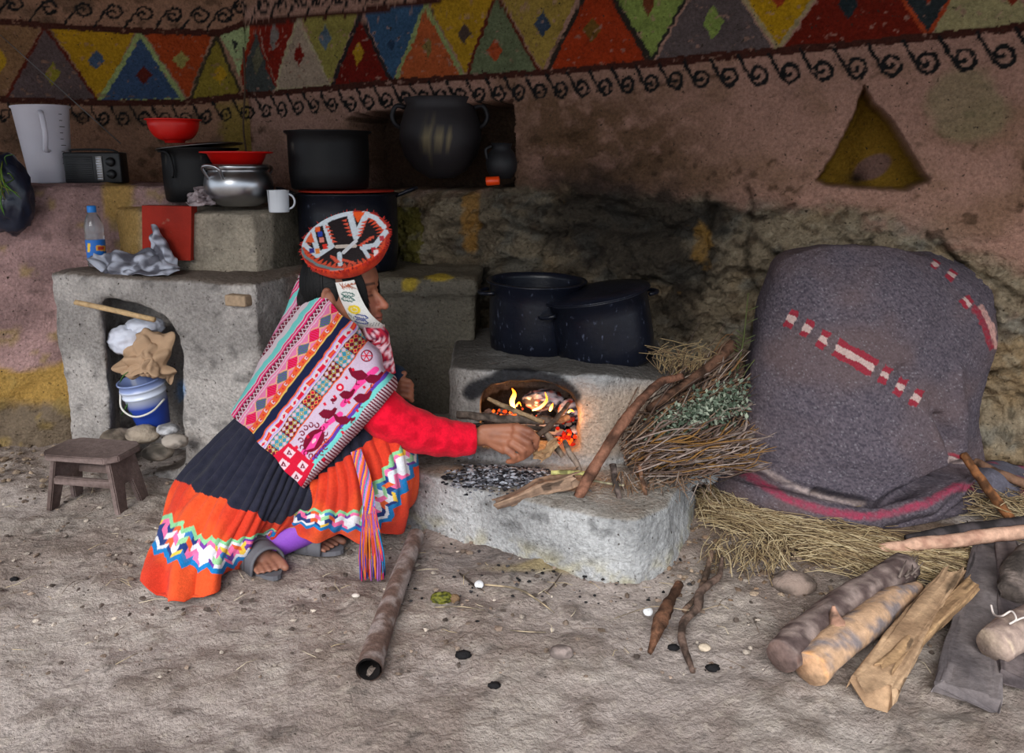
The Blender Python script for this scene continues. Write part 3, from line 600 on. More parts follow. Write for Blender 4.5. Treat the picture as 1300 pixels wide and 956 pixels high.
b = MB(); b.lathe([(.0316, h) for h in np.linspace(.03, .094, 28)], m, 72, colfn=lab); b.build('label_band', 'blue', e)
b = MB(); b.lathe([(.014, .188), (.015, .190), (.015, .208), (.012, .211), (.001, .211)], m, 28, col=(40, 130, 215)); b.build('cap', 'blue', e)
def crumple(name, pts, thick, seed, mat, amp, n=(40, 30), parent=None, colfn=None, fs=22, sharp=True):
    # pts: rows of control points; crumpled sheet with ridged folds
    P = arr(pts); nu, nv = n; Q = catmull(P, nv); Q = catmull(np.swapaxes(Q, 0, 1), nu); Q = np.swapaxes(Q, 0, 1)
    gu = np.gradient(Q, axis=1); gv = np.gradient(Q, axis=0); Nn = np.cross(gu, gv); Nn /= np.linalg.norm(Nn, axis=2)[..., None]+1e-9
    r = 1-np.abs(2*fbm(Q, fs, 3, seed)-1)*2 if sharp else fbm(Q, fs, 3, seed)
    Q = Q+Nn*((r-.5)*amp)[..., None]+(fbm(Q, fs*1.6, 2, seed+4)[..., None]-.5)*amp*arr((1, .3, .6))
    V = Q.reshape(-1, 3); o = mesh_obj(name, V, gfaces(nv, nu), mat, parent, colfn(V) if colfn else lin((170, 170, 175)))
    s = o.modifiers.new('s', 'SOLIDIFY'); s.thickness = thick; s.offset = 0; return o
def ball(name, c, size, seed, mat, amp, parent=None, colfn=None, col=(170, 170, 175), n=36, fs=14, build=True, mb=None, sub=4):
    bm = bmesh.new(); bmesh.ops.create_icosphere(bm, subdivisions=sub, radius=1)
    V = np.array([v.co[:] for v in bm.verts]); f = [[v.index for v in q.verts] for q in bm.faces]; bm.free()
    d = 1+amp*(1-np.abs(2*fbm(V+seed, 1.6, 3, seed)-1)*2)+amp*.6*(2*fbm(V+seed, 4, 3, seed+3)-1)
    V = V*d[:, None]*arr(size)+arr(c)
    if mb is not None: mb.add(V, f, colfn(V) if colfn else col, bool(colfn)); return
    return mesh_obj(name, V, f, mat, parent, colfn(V) if colfn else lin(col))
gc = lambda V: mix(np.broadcast_to(lin((178, 182, 196)), V.shape), lin((92, 92, 102)), sst(.45, .6, fbm(V, 22, 3, 3)))
def Wp(rows): return [[W(u, v, Y) for u, v, Y in r] for r in rows]
bag = empty('plastic_sheet', W(178, 345, 2.7), 'crumpled grey plastic sheet lying beside the water bottle on the counter', 'sheet')
crumple('sheet_fold', Wp([[(114, 330, 2.74), (135, 322, 2.7), (160, 316, 2.68), (190, 318, 2.68), (215, 322, 2.68), (228, 335, 2.7)], [(114, 338, 2.68), (140, 336, 2.62), (165, 334, 2.6), (192, 336, 2.59), (212, 338, 2.59), (228, 342, 2.62)], [(118, 345, 2.64), (140, 346, 2.6), (165, 346, 2.57), (190, 347, 2.56), (210, 347, 2.56), (226, 345, 2.6)]]), .0015, 11, 'greycloth', .05, (70, 40), bag, gc, 9)
crumple('sheet_fold', Wp([[(190, 290, 2.72), (194, 286, 2.70), (200, 292, 2.70)], [(184, 310, 2.70), (200, 305, 2.67), (216, 316, 2.69)], [(188, 330, 2.68), (205, 326, 2.63), (226, 334, 2.66)], [(190, 345, 2.64), (210, 346, 2.60), (226, 344, 2.63)]]), .0015, 19, 'greycloth', .03, (36, 50), bag, gc, 10)
o = crumple('crumpled_paper', Wp([[(236, 248, 2.80), (250, 238, 2.8), (264, 233, 2.82)], [(238, 256, 2.76), (252, 248, 2.72), (268, 244, 2.76)], [(240, 262, 2.74), (254, 262, 2.71), (272, 262, 2.74)]]), .0012, 27, 'greycloth', .03, (40, 30), None, lambda V: mix(np.broadcast_to(lin((170, 156, 158)), V.shape), lin((110, 96, 98)), sst(.45, .6, fbm(V, 40, 3, 3))), 30)
tag(o, 'crumpled dirty paper wedged beside the aluminium pot', 'paper')
# dark bag with herbs, far left
e = empty('herb_bag', W(14, 280, 2.78), 'dark blue plastic bag of green herbs hanging at the far left edge', 'bag')
ball('bag_body', W(8, 246, 2.80), (.075, .06, .12), 5, 'bagplastic', .22, e); 
b = MB()
for k in range(26):
    p = W(rng.uniform(-8, 22), rng.uniform(205, 240), 2.76); d = arr((rng.normal(0, .03), -.03, rng.uniform(-.14, .05))); q = p+d*.5+arr((rng.normal(0, .015), -.02, .01)); b.tube(catmull([p, q, p+d], 8), [.002]*7+[.0005], 5, (62+rng.integers(0, 50), 88+rng.integers(0, 40), 40))
o = b.build('herb_sprigs', 'leaf', e); o['kind'] = 'stuff'
b = MB(); P = [(W(309, 60, 3.38)), W(311, 110, 3.38), W(309, 160, 3.38), W(313, 196, 3.38)]; b.tube(catmull([p+arr((0, 0, 0)) for p in P], 20), .004, 6, (84, 66, 52)); tag(b.build('cable', 'wood'), 'thin brown cable running down the corner of the walls', 'cable')
# ------------------------------------------------------------------ opening under the counter
bk = W(192, 535, 2.64); bo = (W(196, 535, 2.66)[0], 2.66, W(196, 540, 2.66)[2]); e = empty('bucket', bo, 'white and blue plastic bucket tilted in the arched opening under the counter', 'bucket'); m = m4(bo, (-.14, -.12, 1))
def buc(V):
    q = (V-arr(bo)) @ arr((-.14, -.12, 1))/1.017; c = mix(np.broadcast_to(lin((36, 66, 160)), V.shape), lin((212, 220, 238)), sst(.085, .09, q)); c = mix(c, lin((60, 100, 180)), sst(.150, .155, q)*.7); return mix(c, lin((210, 214, 226)), .6*sst(.66, .7, fbm(V, 26, 3, 8)))
b = MB(); b.lathe([(.001, 0), (.05, 0), (.053, .004), (.066, .085), (.067, .12), (.072, .122), (.072, .127), (.069, .129), (.070, .145), (.075, .147), (.075, .152), (.071, .154), (.073, .172), (.077, .173), (.077, .178), (.071, .178), (.05, .01), (.001, .01)], m, 56, colfn=buc); b.build('body', 'enamel', e)
b = MB(); b.tube(xf(m, catmull([(-.072, -.02, .14), (-.06, -.06, .10), (-.01, -.088, .075), (.045, -.075, .08), (.072, -.02, .10)], 20)), .0035, 6, (216, 214, 206)); b.build('handle', 'enamel', e)
crumple('brown_paper', Wp([[(150, 452, 2.66), (166, 432, 2.64), (188, 420, 2.63), (212, 424, 2.66)], [(146, 468, 2.62), (166, 458, 2.57), (192, 448, 2.56), (220, 448, 2.62)], [(152, 478, 2.60), (170, 476, 2.55), (194, 474, 2.54), (221, 476, 2.6)], [(158, 482, 2.62), (172, 484, 2.58), (196, 486, 2.57), (221, 492, 2.62)]]), .0015, 33, 'paper', .045, (80, 60), None, None, 11)
tag(bpy.data.objects['brown_paper'], 'crumpled brown paper stuffed on top of the bucket', 'paper')
o = ball('plastic_bag', W(160, 432, 2.66), (.050, .04, .045), 9, 'whiteplastic', .22); tag(o, 'white crumpled plastic bag left of the brown paper in the opening', 'bag')
o = ball('plastic_bag', W(184, 414, 2.70), (.055, .05, .028), 13, 'whiteplastic', .25); tag(o, 'white crumpled plastic bag at the top of the arched opening', 'bag')
b = MB()
for P in ([(152, 486), (158, 476), (166, 470)], [(154, 528), (163, 510), (160, 492)], [(167, 528), (166, 508), (160, 494)]):
    b.tube(catmull([W(u, v, 2.60) for u, v in P], 10), [.002, .005, .007, .008, .008, .007, .006, .004, .002, .001], 6, (70, 112, 56), flat=.3)
tag(b.build('green_leaves', 'leaf'), 'few long green leaves beside the bucket', 'leaves', kind='stuff')
stc = lambda c: (lambda V: mix(np.broadcast_to(lin(c), V.shape), lin(tuple(q*.6 for q in c)), sst(.45, .65, fbm(V, 30, 4, 2))))
STN = []
for k, (u, v, Y, s, c, l) in enumerate([(182, 551, 2.56, .040, (170, 156, 140), 'rounded tan stone beneath the bucket'), (213, 545, 2.50, .026, (196, 196, 200), 'small pale stone right of the bucket in the opening'), (200, 574, 2.46, .036, (150, 140, 128), 'broken clay lump at the right foot of the opening'),
      (222, 560, 2.42, .03, (170, 160, 150), 'grey clay lump against the counter pillar'), (150, 555, 2.6, .04, (140, 126, 112), 'earth clod on the left in the opening'), (1008, 741, 1.86, .038, (150, 132, 122), 'fist-sized brown stone on the ground left of the firewood'),
      (713, 828, 1.66, .018, (168, 152, 146), 'flat pale quartz-like stone on the ground in the lower middle'), (627, 474, 2.36, .042, (118, 110, 106), 'grey stone propping the left pot on the stove'), (452, 756, 1.83, .007, (210, 200, 192), 'tiny white pebble on the ground below the tassel'),
      (894, 822, 1.68, .010, (196, 180, 160), 'small cream pebble near the curled root')]):
    p = W(u, v, Y); 
    if k > 4 and k != 7: p = G(u, v, .012)
    o = ball('stone', p, (s*1.3, s, s*.7), 40+k, 'stone', .16, colfn=stc(c), sub=3); tag(o, l, 'stone')
# timbers of the counter
def stick(name, pts, r, label, cat='stick', mat='bark', col=(120, 96, 78), n=9, k=24, noise=.35, seed=0, flat=1.0, group=None, parent=None, col2=None, endcol=None):
    P = catmull(arr(pts), k); r = np.interp(np.linspace(0, 1, k), np.linspace(0, 1, len(np.atleast_1d(r))), np.atleast_1d(r)); P = P+(fbm(P, 30 if r.max() < .02 else 5, 2, seed+5)[:, None]-.5)*r.mean()*.5
    c2 = col2 or tuple(q*.55 for q in col)
    def cf(V):
        c = mix(np.broadcast_to(lin(col), V.shape), lin(c2), sst(.42, .62, fbm(V, 35, 4, seed+1)))
        if endcol is not None:
            d = np.minimum(np.linalg.norm(V-P[0], axis=1), 1e9); c = mix(c, lin(endcol), sst(r[0]*1.02, r[0]*.9, d))
        return c
    b = MB(); b.tube(P, r, n, cf, noise=noise, seed=seed, flat=flat); o = b.build(name, mat, parent); 
    if label: tag(o, label, cat, group)
    return o
b = MB(); b.tube(catmull([W(96, 384, 2.58), W(145, 394, 2.53), W(196, 406, 2.49)], 12), .009, 8, (190, 160, 120), noise=.3); b.build('lintel_stick', 'wood', cnt)['label'] = 'thin wooden stick lintel over the arch'
b = MB(); b.box(W(303, 381, 2.42), (.075, .04, .035), Matrix.Rotation(-.33, 3, 'Z'), (158, 136, 112), bev=.005); b.build('timber_end', 'wood', cnt)['label'] = 'wooden peg end sticking out of the plaster'
# ------------------------------------------------------------------ stool
def stool():
    A, B, C, D = [G(u, v, .188) for u, v in ((132, 588), (54, 573), (101, 550), (181, 564))]
    e = empty('low_stool', (A+B+C+D)/4*arr((1, 1, 0)), 'low worn brown wooden stool with a plank seat in front of the counter', 'stool')
    c = (A+B+C+D)/4; ax = ((C-B)+(D-A))/2; ay = ((B-A)+(C-D))/2; lx = np.linalg.norm(D-A)*1.0; ly = np.linalg.norm(B-A); ax /= np.linalg.norm(ax); ay = ay-ax*np.dot(ax, ay); ay /= np.linalg.norm(ay)
    def cf(V): return mix(np.broadcast_to(lin((122, 106, 102)), V.shape), lin((78, 64, 60)), sst(.4, .65, fbm(V*arr((1, 1, 3)), 25, 4, 2)))
    lx *= .97; R = np.stack([ax, ay, arr((0, 0, 1))], 1)
    def board(name, poly2, z0, z1, mat='wood', off=(0, 0, 0), par=e, tf=None, cf=cf):
        V, f = prism(poly2, z0, z1); bm = bmesh.new(); vs = [bm.verts.new(v) for v in V]
        for q in f: bm.faces.new([vs[i] for i in q])
        bmesh.ops.recalc_face_normals(bm, faces=bm.faces[:]); bmesh.ops.bevel(bm, geom=bm.edges[:], offset=.003, segments=2, affect='EDGES')
        bmesh.ops.triangulate(bm, faces=[q for q in bm.faces if len(q.verts) > 4]); bm.verts.index_update()
        V = np.array([v.co[:] for v in bm.verts]); f = [[v.index for v in q.verts] for q in bm.faces]; bm.free()
        if tf is not None: V = tf(V)
        V = V @ R.T+c*arr((1, 1, 0)); return mesh_obj(name, V, f, mat, par, cf(V), False)
    hx, hy = lx/2, ly/2; k = .03
    board('seat', [(-hx+k, -hy), (hx-k, -hy), (hx, -hy+k), (hx, hy-k), (hx-k, hy), (-hx+k, hy), (-hx, hy-k), (-hx, -hy+k)], .168, .188)
    for sy in (-1, 1):
        y0 = sy*hy*.72
        b = MB()
        # plank end with an inverted V cut, forming two feet
        pts = [(-hx*.72, .17), (hx*.72, .17), (hx*.90, 0), (hx*.42, 0), (hx*.2, .085), (-hx*.2, .085), (-hx*.42, 0), (-hx*.90, 0)]
        def tf(V, y0=y0, sy=sy): return np.stack([V[:, 0], y0+V[:, 2]+sy*(.17-V[:, 1])*.16, V[:, 1]], 1)
        board('leg_panel', pts, -.009, .009, tf=tf)
    for sx in (-1, 1):
        board('rail', [(sx*hx*.66-.008, -hy*.80), (sx*hx*.66+.008, -hy*.80), (sx*hx*.66+.008, hy*.80), (sx*hx*.66-.008, hy*.80)], .085, .110)
stool()
# ------------------------------------------------------------------ the woman
PB = G(400, 690); PB[2] = 0
per = empty('person', PB, 'woman in a red sweater, patterned shawl and round fringed hat crouching to feed the fire', 'person')
SKIN = (150, 98, 74)
def rcone(mb, p, q, r1, r2, n=14, k=8, flat=1.0):
    p, q = arr(p), arr(q); d = q-p; L = np.linalg.norm(d); d = d/L
    t1 = np.linspace(-math.pi/2, 0, 5); t2 = np.linspace(0, math.pi/2, 5)
    P = [p+d*r1*math.sin(t) for t in t1]+[p+d*L*s for s in np.linspace(0, 1, k)[1:-1]]+[q+d*r2*math.sin(t) for t in t2]
    R = [max(r1*math.cos(t), 1e-4) for t in t1]+[r1+(r2-r1)*s for s in np.linspace(0, 1, k)[1:-1]]+[max(r2*math.cos(t), 1e-4) for t in t2]
    mb.tube(P, R, n, flat=flat)
def chain(mb, pts, rs, n=12, flat=1.0):
    for a, b, r, s in zip(pts[:-1], pts[1:], rs[:-1], rs[1:]): rcone(mb, a, b, r, s, n, flat=flat)
HC = W(438, 372, 2.10); HF = arr((.985, -.16, .03)); HF /= np.linalg.norm(HF); HU = arr((-.03, .03, 1)); HU -= HF*HU.dot(HF); HU /= np.linalg.norm(HU); HS = np.cross(HF, HU)   # HS points to camera side
if HS[1] > 0: HS = -HS
def hp(x, y, z): return HC+HF*x+HS*y+HU*z      # forward, camera side, up
b = MB()
# head by slices
hs = [-.112, -.106, -.095, -.08, -.065, -.052, -.04, -.025, -.01, .005, .02, .04, .06, .08, .10, .115, .124]
fr = [.070, .088, .096, .092, .090, .092, .090, .088, .084, .080, .088, .090, .086, .074, .052, .028, .004]
bkx = [.03, .01, -.005, -.03, -.05, -.065, -.078, -.088, -.096, -.10, -.103, -.104, -.10, -.09, -.07, -.04, -.01]
hw = [.010, .026, .038, .049, .056, .061, .065, .068, .069, .070, .072, .073, .071, .064, .050, .030, .006]
V = []; n = 40
for h, f_, k_, w_ in zip(hs, fr, bkx, hw):
    for t in np.linspace(0, 2*math.pi, n, endpoint=False):
        c, s = math.cos(t), math.sin(t); cx_ = .5*(f_+k_)*.55+.45*0; e_ = .82
        x_ = cx_+(f_-cx_)*abs(c)**e_ if c > 0 else cx_-(cx_-k_)*abs(c)**e_
        V.append(hp(x_, w_*math.copysign(abs(s)**e_, s), h))
fc = [tuple(q) for q in gfaces(len(hs), n, True)]+[tuple(range(n))[::-1], tuple((len(hs)-1)*n+q for q in range(n))]
b.add(V, fc)
rcone(b, hp(.078, 0, .008), hp(.108, 0, -.034), .007, .0115); rcone(b, hp(.096, -.010, -.037), hp(.096, .010, -.037), .008, .008)   # nose
ball(None, hp(.091, 0, -.059), (.010, .021, .006), 1, None, 0, mb=b, sub=2); ball(None, hp(.089, 0, -.070), (.011, .019, .0065), 1, None, 0, mb=b, sub=2)   # lips
ball(None, hp(.084, 0, -.093), (.018, .020, .015), 1, None, 0, mb=b, sub=2)
for s in (-1, 1):
    rcone(b, hp(.082, s*.012, .022), hp(.066, s*.046, .020), .008, .007); ball(None, hp(.050, s*.046, -.026), (.028, .016, .020), 1, None, 0, mb=b, sub=2)
    ball(None, hp(.070, s*.030, .002), (.013, .015, .010), 1, None, 0, mb=b, sub=2)      # lids
    for t in np.linspace(-2.2, 2.0, 9)[:-1]: rcone(b, hp(-.018-.012*math.cos(t), s*.080, -.006+.026*math.sin(t)), hp(-.018-.012*math.cos(t+.5), s*.080, -.006+.026*math.sin(t+.5)), .0055, .0055)
    ball(None, hp(-.014, s*.074, -.006), (.014, .008, .026), 1, None, 0, mb=b, sub=2)
rcone(b, hp(-.03, 0, -.06), W(432, 436, 2.14), .048, .055); rcone(b, hp(.01, 0, -.075), W(440, 430, 2.13), .042, .05)
PEL = W(350, 590, 2.10); CH = W(418, 478, 2.14); SR = W(440, 462, 2.02); SL = W(432, 452, 2.27)
chain(b, [PEL, W(380, 535, 2.12), CH, W(430, 440, 2.14)], [.12, .11, .115, .06], 20)
rcone(b, CH, SR, .08, .05); rcone(b, CH, SL, .08, .05)
EL = W(492, 533, 1.99); WR = W(600, 554, 2.07)
chain(b, [SR, EL, W(545, 545, 2.03), WR, W(612, 555, 2.075)], [.047, .037, .036, .026, .025], 14)
# near hand: palm and five bent fingers over the twigs
kn = [(656, 543, 2.060), (655, 553, 2.048), (650, 563, 2.046), (643, 571, 2.052)]
for (u, v, Y) in kn: rcone(b, W(614, 551+(v-557)*.35, 2.072), W(u-3, v, Y+.012), .0165, .0135, 12)
rcone(b, W(622, 555, 2.075), W(648, 556, 2.068), .021, .020)
fin = [[(656, 543, 2.060), (672, 548, 2.052), (681, 557, 2.060), (680, 568, 2.068)], [(655, 553, 2.048), (670, 562, 2.040), (674, 571, 2.050), (668, 578, 2.062)],
       [(650, 563, 2.046), (663, 572, 2.040), (664, 580, 2.050), (656, 584, 2.060)], [(643, 571, 2.052), (653, 579, 2.046), (652, 585, 2.056), (645, 586, 2.064)],
       [(628, 547, 2.085), (648, 545, 2.100), (666, 552, 2.098), (680, 561, 2.088)]]
for k, q in enumerate(fin): chain(b, [W(*p) for p in q], [[.0135, .0118, .0106, .009], [.0135, .0118, .0108, .009], [.0125, .011, .010, .0085], [.0112, .0098, .0088, .0076], [.016, .0135, .0115, .010]][k], 10)
# far arm and hand on the knee
EL2 = W(482, 530, 2.34); W2 = W(496, 508, 2.26); chain(b, [SL, EL2, W2], [.045, .036, .025], 12)
rcone(b, W2, W(502, 494, 2.235), .024, .026)
for k in range(4):
    v0 = 482+k*6.5; chain(b, [W(500, v0+2, 2.235), W(510, v0, 2.215), W(519, v0+2, 2.215), W(523, v0+7, 2.225)], [.011, .0095, .0085, .0075], 10)
chain(b, [W(498, 500, 2.23), W(505, 478, 2.22), W(513, 474, 2.225)], [.012, .011, .009], 10)
# legs
for (hip, kne, ank) in ((W(355, 600, 2.03), W(488, 615, 2.02), W(326, 692, 1.97)), (W(355, 600, 2.2), W(492, 600, 2.26), W(392, 684, 2.16))):
    chain(b, [hip, kne, ank], [.085, .055, .034], 16)
def foot(heel, toe, ank):
    d = toe-heel; L = np.linalg.norm(d); d /= L; s = np.cross(d, arr((0, 0, 1))); up = arr((0, 0, 1))
    rcone(b, ank, heel+d*.02+up*.035, .034, .030); rcone(b, heel+d*.02+up*.032, heel+d*L*.66+up*.032, .029, .030, flat=1)
    rcone(b, ank, heel+d*L*.5+up*.042, .030, .026)
    for k, o_ in enumerate((-.030, -.0095, .0065, .0215, .035)):
        r = .0122 if k == 0 else .0078-.0004*k; L2 = L-(.0 if k == 0 else .004+.004*k)
        chain(b, [heel+d*L*.62+s*o_*.9+up*.030, heel+d*(L2-.022)+s*o_+up*.027, heel+d*(L2-.004)+s*o_+up*.022], [r+.004, r, r*.85], 10)
    return d, s, L
h1, t1 = G(302, 697), G(350, 736); f1 = foot(h1, t1, W(326, 692, 1.97)); h2, t2 = G(344, 696), G(431, 703); h2[1] += .02; f2 = foot(h2, t2, W(392, 684, 2.16))
o = temp(np.concatenate(b.V), b.Fc); r = o.modifiers.new('r', 'REMESH'); r.mode = 'VOXEL'; r.voxel_size = .0036; s_ = o.modifiers.new('s', 'SMOOTH'); s_.iterations = 3; s_.factor = .5
V, Nn, f = eval_mesh(o); kill(o)
def skinc(V):
    c = mix(np.broadcast_to(lin(SKIN), V.shape), lin((124, 78, 60)), sst(.4, .7, fbm(V, 25, 3, 3)))
    d = (V-HC); x_ = d @ HF; y_ = d @ HS; z_ = d @ HU
    c = mix(c, lin((142, 70, 62)), .8*(np.exp(-((z_+.064)/.011)**2)*sst(.078, .088, x_)*sst(.026, .018, np.abs(y_))))
    c = mix(c, lin((60, 30, 28)), .9*(np.abs(z_+.0645) < .0022)*sst(.080, .086, x_)*sst(.024, .016, np.abs(y_)))
    c = mix(c, lin((40, 26, 24)), .8*sst(.0045, .0020, np.abs(z_-.027+.5*(x_-.08)**2*20))*(x_ > .058)*(np.abs(y_) > .010)*(np.abs(y_) < .05))
    c = mix(c, lin((34, 22, 20)), .85*sst(.0030, .0012, np.abs(z_+.0045))*(x_ > .06)*(np.abs(y_) > .014)*(np.abs(y_) < .046)); c = mix(c, lin((168, 96, 80)), .35*np.exp(-((z_+.03)/.02)**2)*sst(.04, .07, x_))
    foot_ = sst(.12, .06, V[:, 2]); return mix(c, lin((132, 92, 78)), foot_*.6)
body = mesh_obj('body', V, f, 'skin', per, skinc(V))
# finger and toe nails
for k, q in enumerate(fin[:3]):
    ball(None, W(q[3][0]+2, q[3][1]-3, q[3][2]-.008), (.0042, .002, .005), 1, None, 0, mb=(nb := MB()), sub=2, col=(186, 140, 120)); nb.build('fingernail', 'skin', per)
# hair
hb = MB()
ball(None, hp(-.030, 0, .02), (.088, .080, .105), 3, None, .02, mb=hb, sub=4); rcone(hb, hp(-.075, -.0, -.02), W(412, 402, 2.12), .060, .055); rcone(hb, hp(-.05, .02, -.02), W(420, 396, 2.08), .040, .035)
o = temp(np.concatenate(hb.V), hb.Fc); r = o.modifiers.new('r', 'REMESH'); r.mode = 'VOXEL'; r.voxel_size = .006; s_ = o.modifiers.new('s', 'SMOOTH'); s_.iterations = 2
V, Nn, f = eval_mesh(o); kill(o); mesh_obj('hair', V, f, 'hair', per, None)
hb = MB()
for k in range(90):
    s0 = rng.uniform(-.085, .085); a0 = .045+rng.uniform(0, .035); P = [hp(a0-.01, .072*math.sin(s0*16) if abs(s0) < 2 else 0, .06)]
    yy = .074*(1 if k % 4 else -1); fx_ = rng.uniform(.030, .076); sgn_ = 1 if k % 4 else -1; yf = lambda x: sgn_*(.078*math.sqrt(max(.12, 1-(x/.098)**2))+.005)
    P = [hp(fx_-.014, yf(fx_-.014), .075), hp(fx_, yf(fx_)+.002*sgn_, .03), hp(fx_+.004, yf(fx_+.004), -.008), hp(fx_+.008+rng.normal(0, .003), yf(fx_+.008), rng.uniform(-.06, -.02))]
    hb.tube(catmull(P, 10), [.0026]*6+[.002, .0016, .001, .0004], 5, (20, 16, 16))
for k in range(420):
    a = rng.uniform(-2.9, 2.9); tt_ = np.linspace(.35, 1.0, 9)*rng.uniform(.8, 1.12); P = []
    for t in tt_:
        el = math.pi/2-t*2.05; P.append(hp(-.030-.0895*math.cos(el)*math.cos(a*.55)*(1 if True else 0), .0815*math.cos(el)*math.sin(a*.55), .02+.107*math.sin(el)))
    hb.tube(catmull(arr(P), 12), [.0016]*11+[.0004], 4, (14, 11, 12))
hb.build('hair_strands', 'hair', per)['kind'] = 'stuff'
# hat
HATC = Canvas(365, 245, 145, 125, 6)
def c1(pts): return [(340+x/4.782, 240+y/4.782) for x, y in pts]
HATC.poly([(365, 245), (509, 245), (509, 369), (365, 369)], (168, 48, 36))
th = np.linspace(0, 2*math.pi, 60)
def ell(cx_, cy_, a, b_, rot): return [(cx_+a*math.cos(t)*math.cos(rot)-b_*math.sin(t)*math.sin(rot), cy_+a*math.cos(t)*math.sin(rot)+b_*math.sin(t)*math.cos(rot)) for t in th]
HATC.poly(c1(ell(462, 310, 250, 168, -.12)), (34, 26, 28))
for k in range(46):
    t = k/46*2*math.pi; r0, r1 = .90, .74; cc = lambda t, r: c1([(462+250*r*math.cos(t)*math.cos(-.12)-168*r*math.sin(t)*math.sin(-.12), 310+250*r*math.cos(t)*math.sin(-.12)+168*r*math.sin(t)*math.cos(-.12))])[0]
    HATC.poly([cc(t-.075, 1.02), cc(t, .80), cc(t+.075, 1.02)], (206, 74, 46))
WH = (196, 204, 212)
for L_, w_ in (([(215, 335), (235, 275), (300, 215), (390, 170), (500, 142)], 7.5), ([(495, 142), (535, 290)], 8), ([(600, 148), (535, 290)], 8), ([(585, 146), (660, 180), (705, 230)], 6), ([(262, 236), (305, 390)], 7), ([(345, 205), (385, 345)], 7),
               ([(225, 340), (300, 405), (390, 345)], 6), ([(575, 355), (650, 345), (715, 262)], 7), ([(575, 355), (610, 410)], 5), ([(435, 395), (440, 455)], 6)): HATC.line(c1(L_), WH, w_)
HATC.line(c1([(418, 350), (530, 345)]), (190, 176, 166), 4.5); HATC.line(c1([(460, 385), (535, 315)]), (200, 200, 204), 4.5)
HATC.poly(c1([(512, 138), (592, 138), (546, 205)]), (226, 86, 34)); HATC.poly(c1([(225, 325), (262, 260), (285, 325)]), (210, 90, 50))
for (x, y, c) in ((300, 245, (220, 90, 40)), (315, 275, (40, 60, 150)), (325, 310, (210, 120, 110)), (345, 350, (214, 50, 40)), (265, 375, (50, 50, 130)), (300, 378, (220, 130, 60)), (690, 300, (180, 60, 70)), (640, 370, (180, 40, 50)), (655, 385, (230, 220, 220))): HATC.poly(c1([(x-14, y-14), (x+14, y-18), (x+18, y+12), (x-10, y+16)]), c)
for (x0, y0, x1, y1) in ((350, 220, 400, 330), (480, 180, 520, 290), (600, 190, 560, 290), (575, 330, 660, 270), (380, 400, 420, 440), (450, 420, 520, 440)):
    for k in range(5):
        a = k/5; x, y = x0+(x1-x0)*a, y0+(y1-y0)*a; sgn = 1 if x0 < 470 and x0 != 480 else -1
        HATC.poly(c1([(x, y), (x+sgn*34, y+12), (x, y+20)]), (208, 82, 60))
HATC.line(c1([(196, 350), (225, 410), (300, 460), (400, 488), (500, 492), (600, 460), (680, 400), (722, 330)]), (112, 128, 130), 3.4)
hx_ = arr((-.14, -.57, .80)); hx_ /= np.linalg.norm(hx_); HO = W(438, 304, 2.06)
m = m4(HO, hx_)
KH = .935
def hatc(V):
    u, v = PX(V); s = HATC.sample(u, v); q = (V-HO) @ hx_; c = mix(np.broadcast_to(lin((216, 66, 32)), V.shape), lin((178, 40, 26)), sst(.45, .65, fbm(V, 60, 3, 3)))
    r_ = np.linalg.norm(V-HO-q[:, None]*hx_, axis=1); return mix(c, s[..., :3], (r_ < .1232*KH)*(q > -.022)*s[..., 3])
b = MB(); prof = [(a_*KH, b_) for a_, b_ in [(.058, -.055), (.080, -.058), (.105, -.046), (.118, -.028), (.124, -.010), (.1245, -.004), (.122, .001)]+[(r_, -.016*(1-(r_/.122)**2)**.8+.001) for r_ in np.linspace(.120, .001, 46)]]
b.lathe(prof, m, 240, colfn=hatc); b.build('hat', 'wool', per)['label'] = 'round hat with black, white and orange patterned top and red rim'
b = MB()
for k in range(150):
    t = rng.uniform(0, 2*math.pi); a = arr((math.cos(t)*.1235*KH, math.sin(t)*.1235*KH, -.004)); d = arr((math.cos(t)*.008, math.sin(t)*.008, rng.normal(0, .004))); P = xf(m, [a, a+d*.5, a+d]); b.tube(P, [.0022, .0014, .0003], 4, (176, 46, 40))
b.build('hat_fringe', 'wool', per)['kind'] = 'stuff'
# chin band
SB = Canvas(420, 345, 80, 80, 8)
SB.poly([(420, 345), (499, 345), (499, 424), (420, 424)], (206, 206, 202))
for k in range(7): SB.line([(436, 365.5), (431+k*4, 360-abs(k-3)*.3)], (150, 84, 60), .9); SB.line([(441, 362), (434+k*3.2, 367)], (150, 84, 60), .8)
for cx_, cy_, c, rr in ((442, 377, (46, 92, 84), 9), (450, 392.5, (214, 188, 40), 9), (459, 405, (46, 62, 130), 9)):
    if c[0] > 200: SB.poly(ell(cx_, cy_, 8, 5.5, .3), c); SB.line(ell(cx_, cy_, 4, 2.5, .3), (206, 206, 190), .8)
    else:
        for dy in (-3, 3): SB.line([(cx_-8, cy_+dy-1), (cx_-5, cy_+dy-3.5), (cx_+5, cy_+dy-1.5), (cx_+8, cy_+dy+1), (cx_+5, cy_+dy+2.5), (cx_-5, cy_+dy+.8), (cx_-8, cy_+dy-1)], c, 1.3)
        for k in range(5): SB.line([(cx_-5+k*2.5, cy_-4), (cx_-5+k*2.5, cy_+5)], c, .7)
for k in range(5): SB.line([(466+k*3.4, 413), (468+k*3.4, 409)], (90, 104, 100), 1)
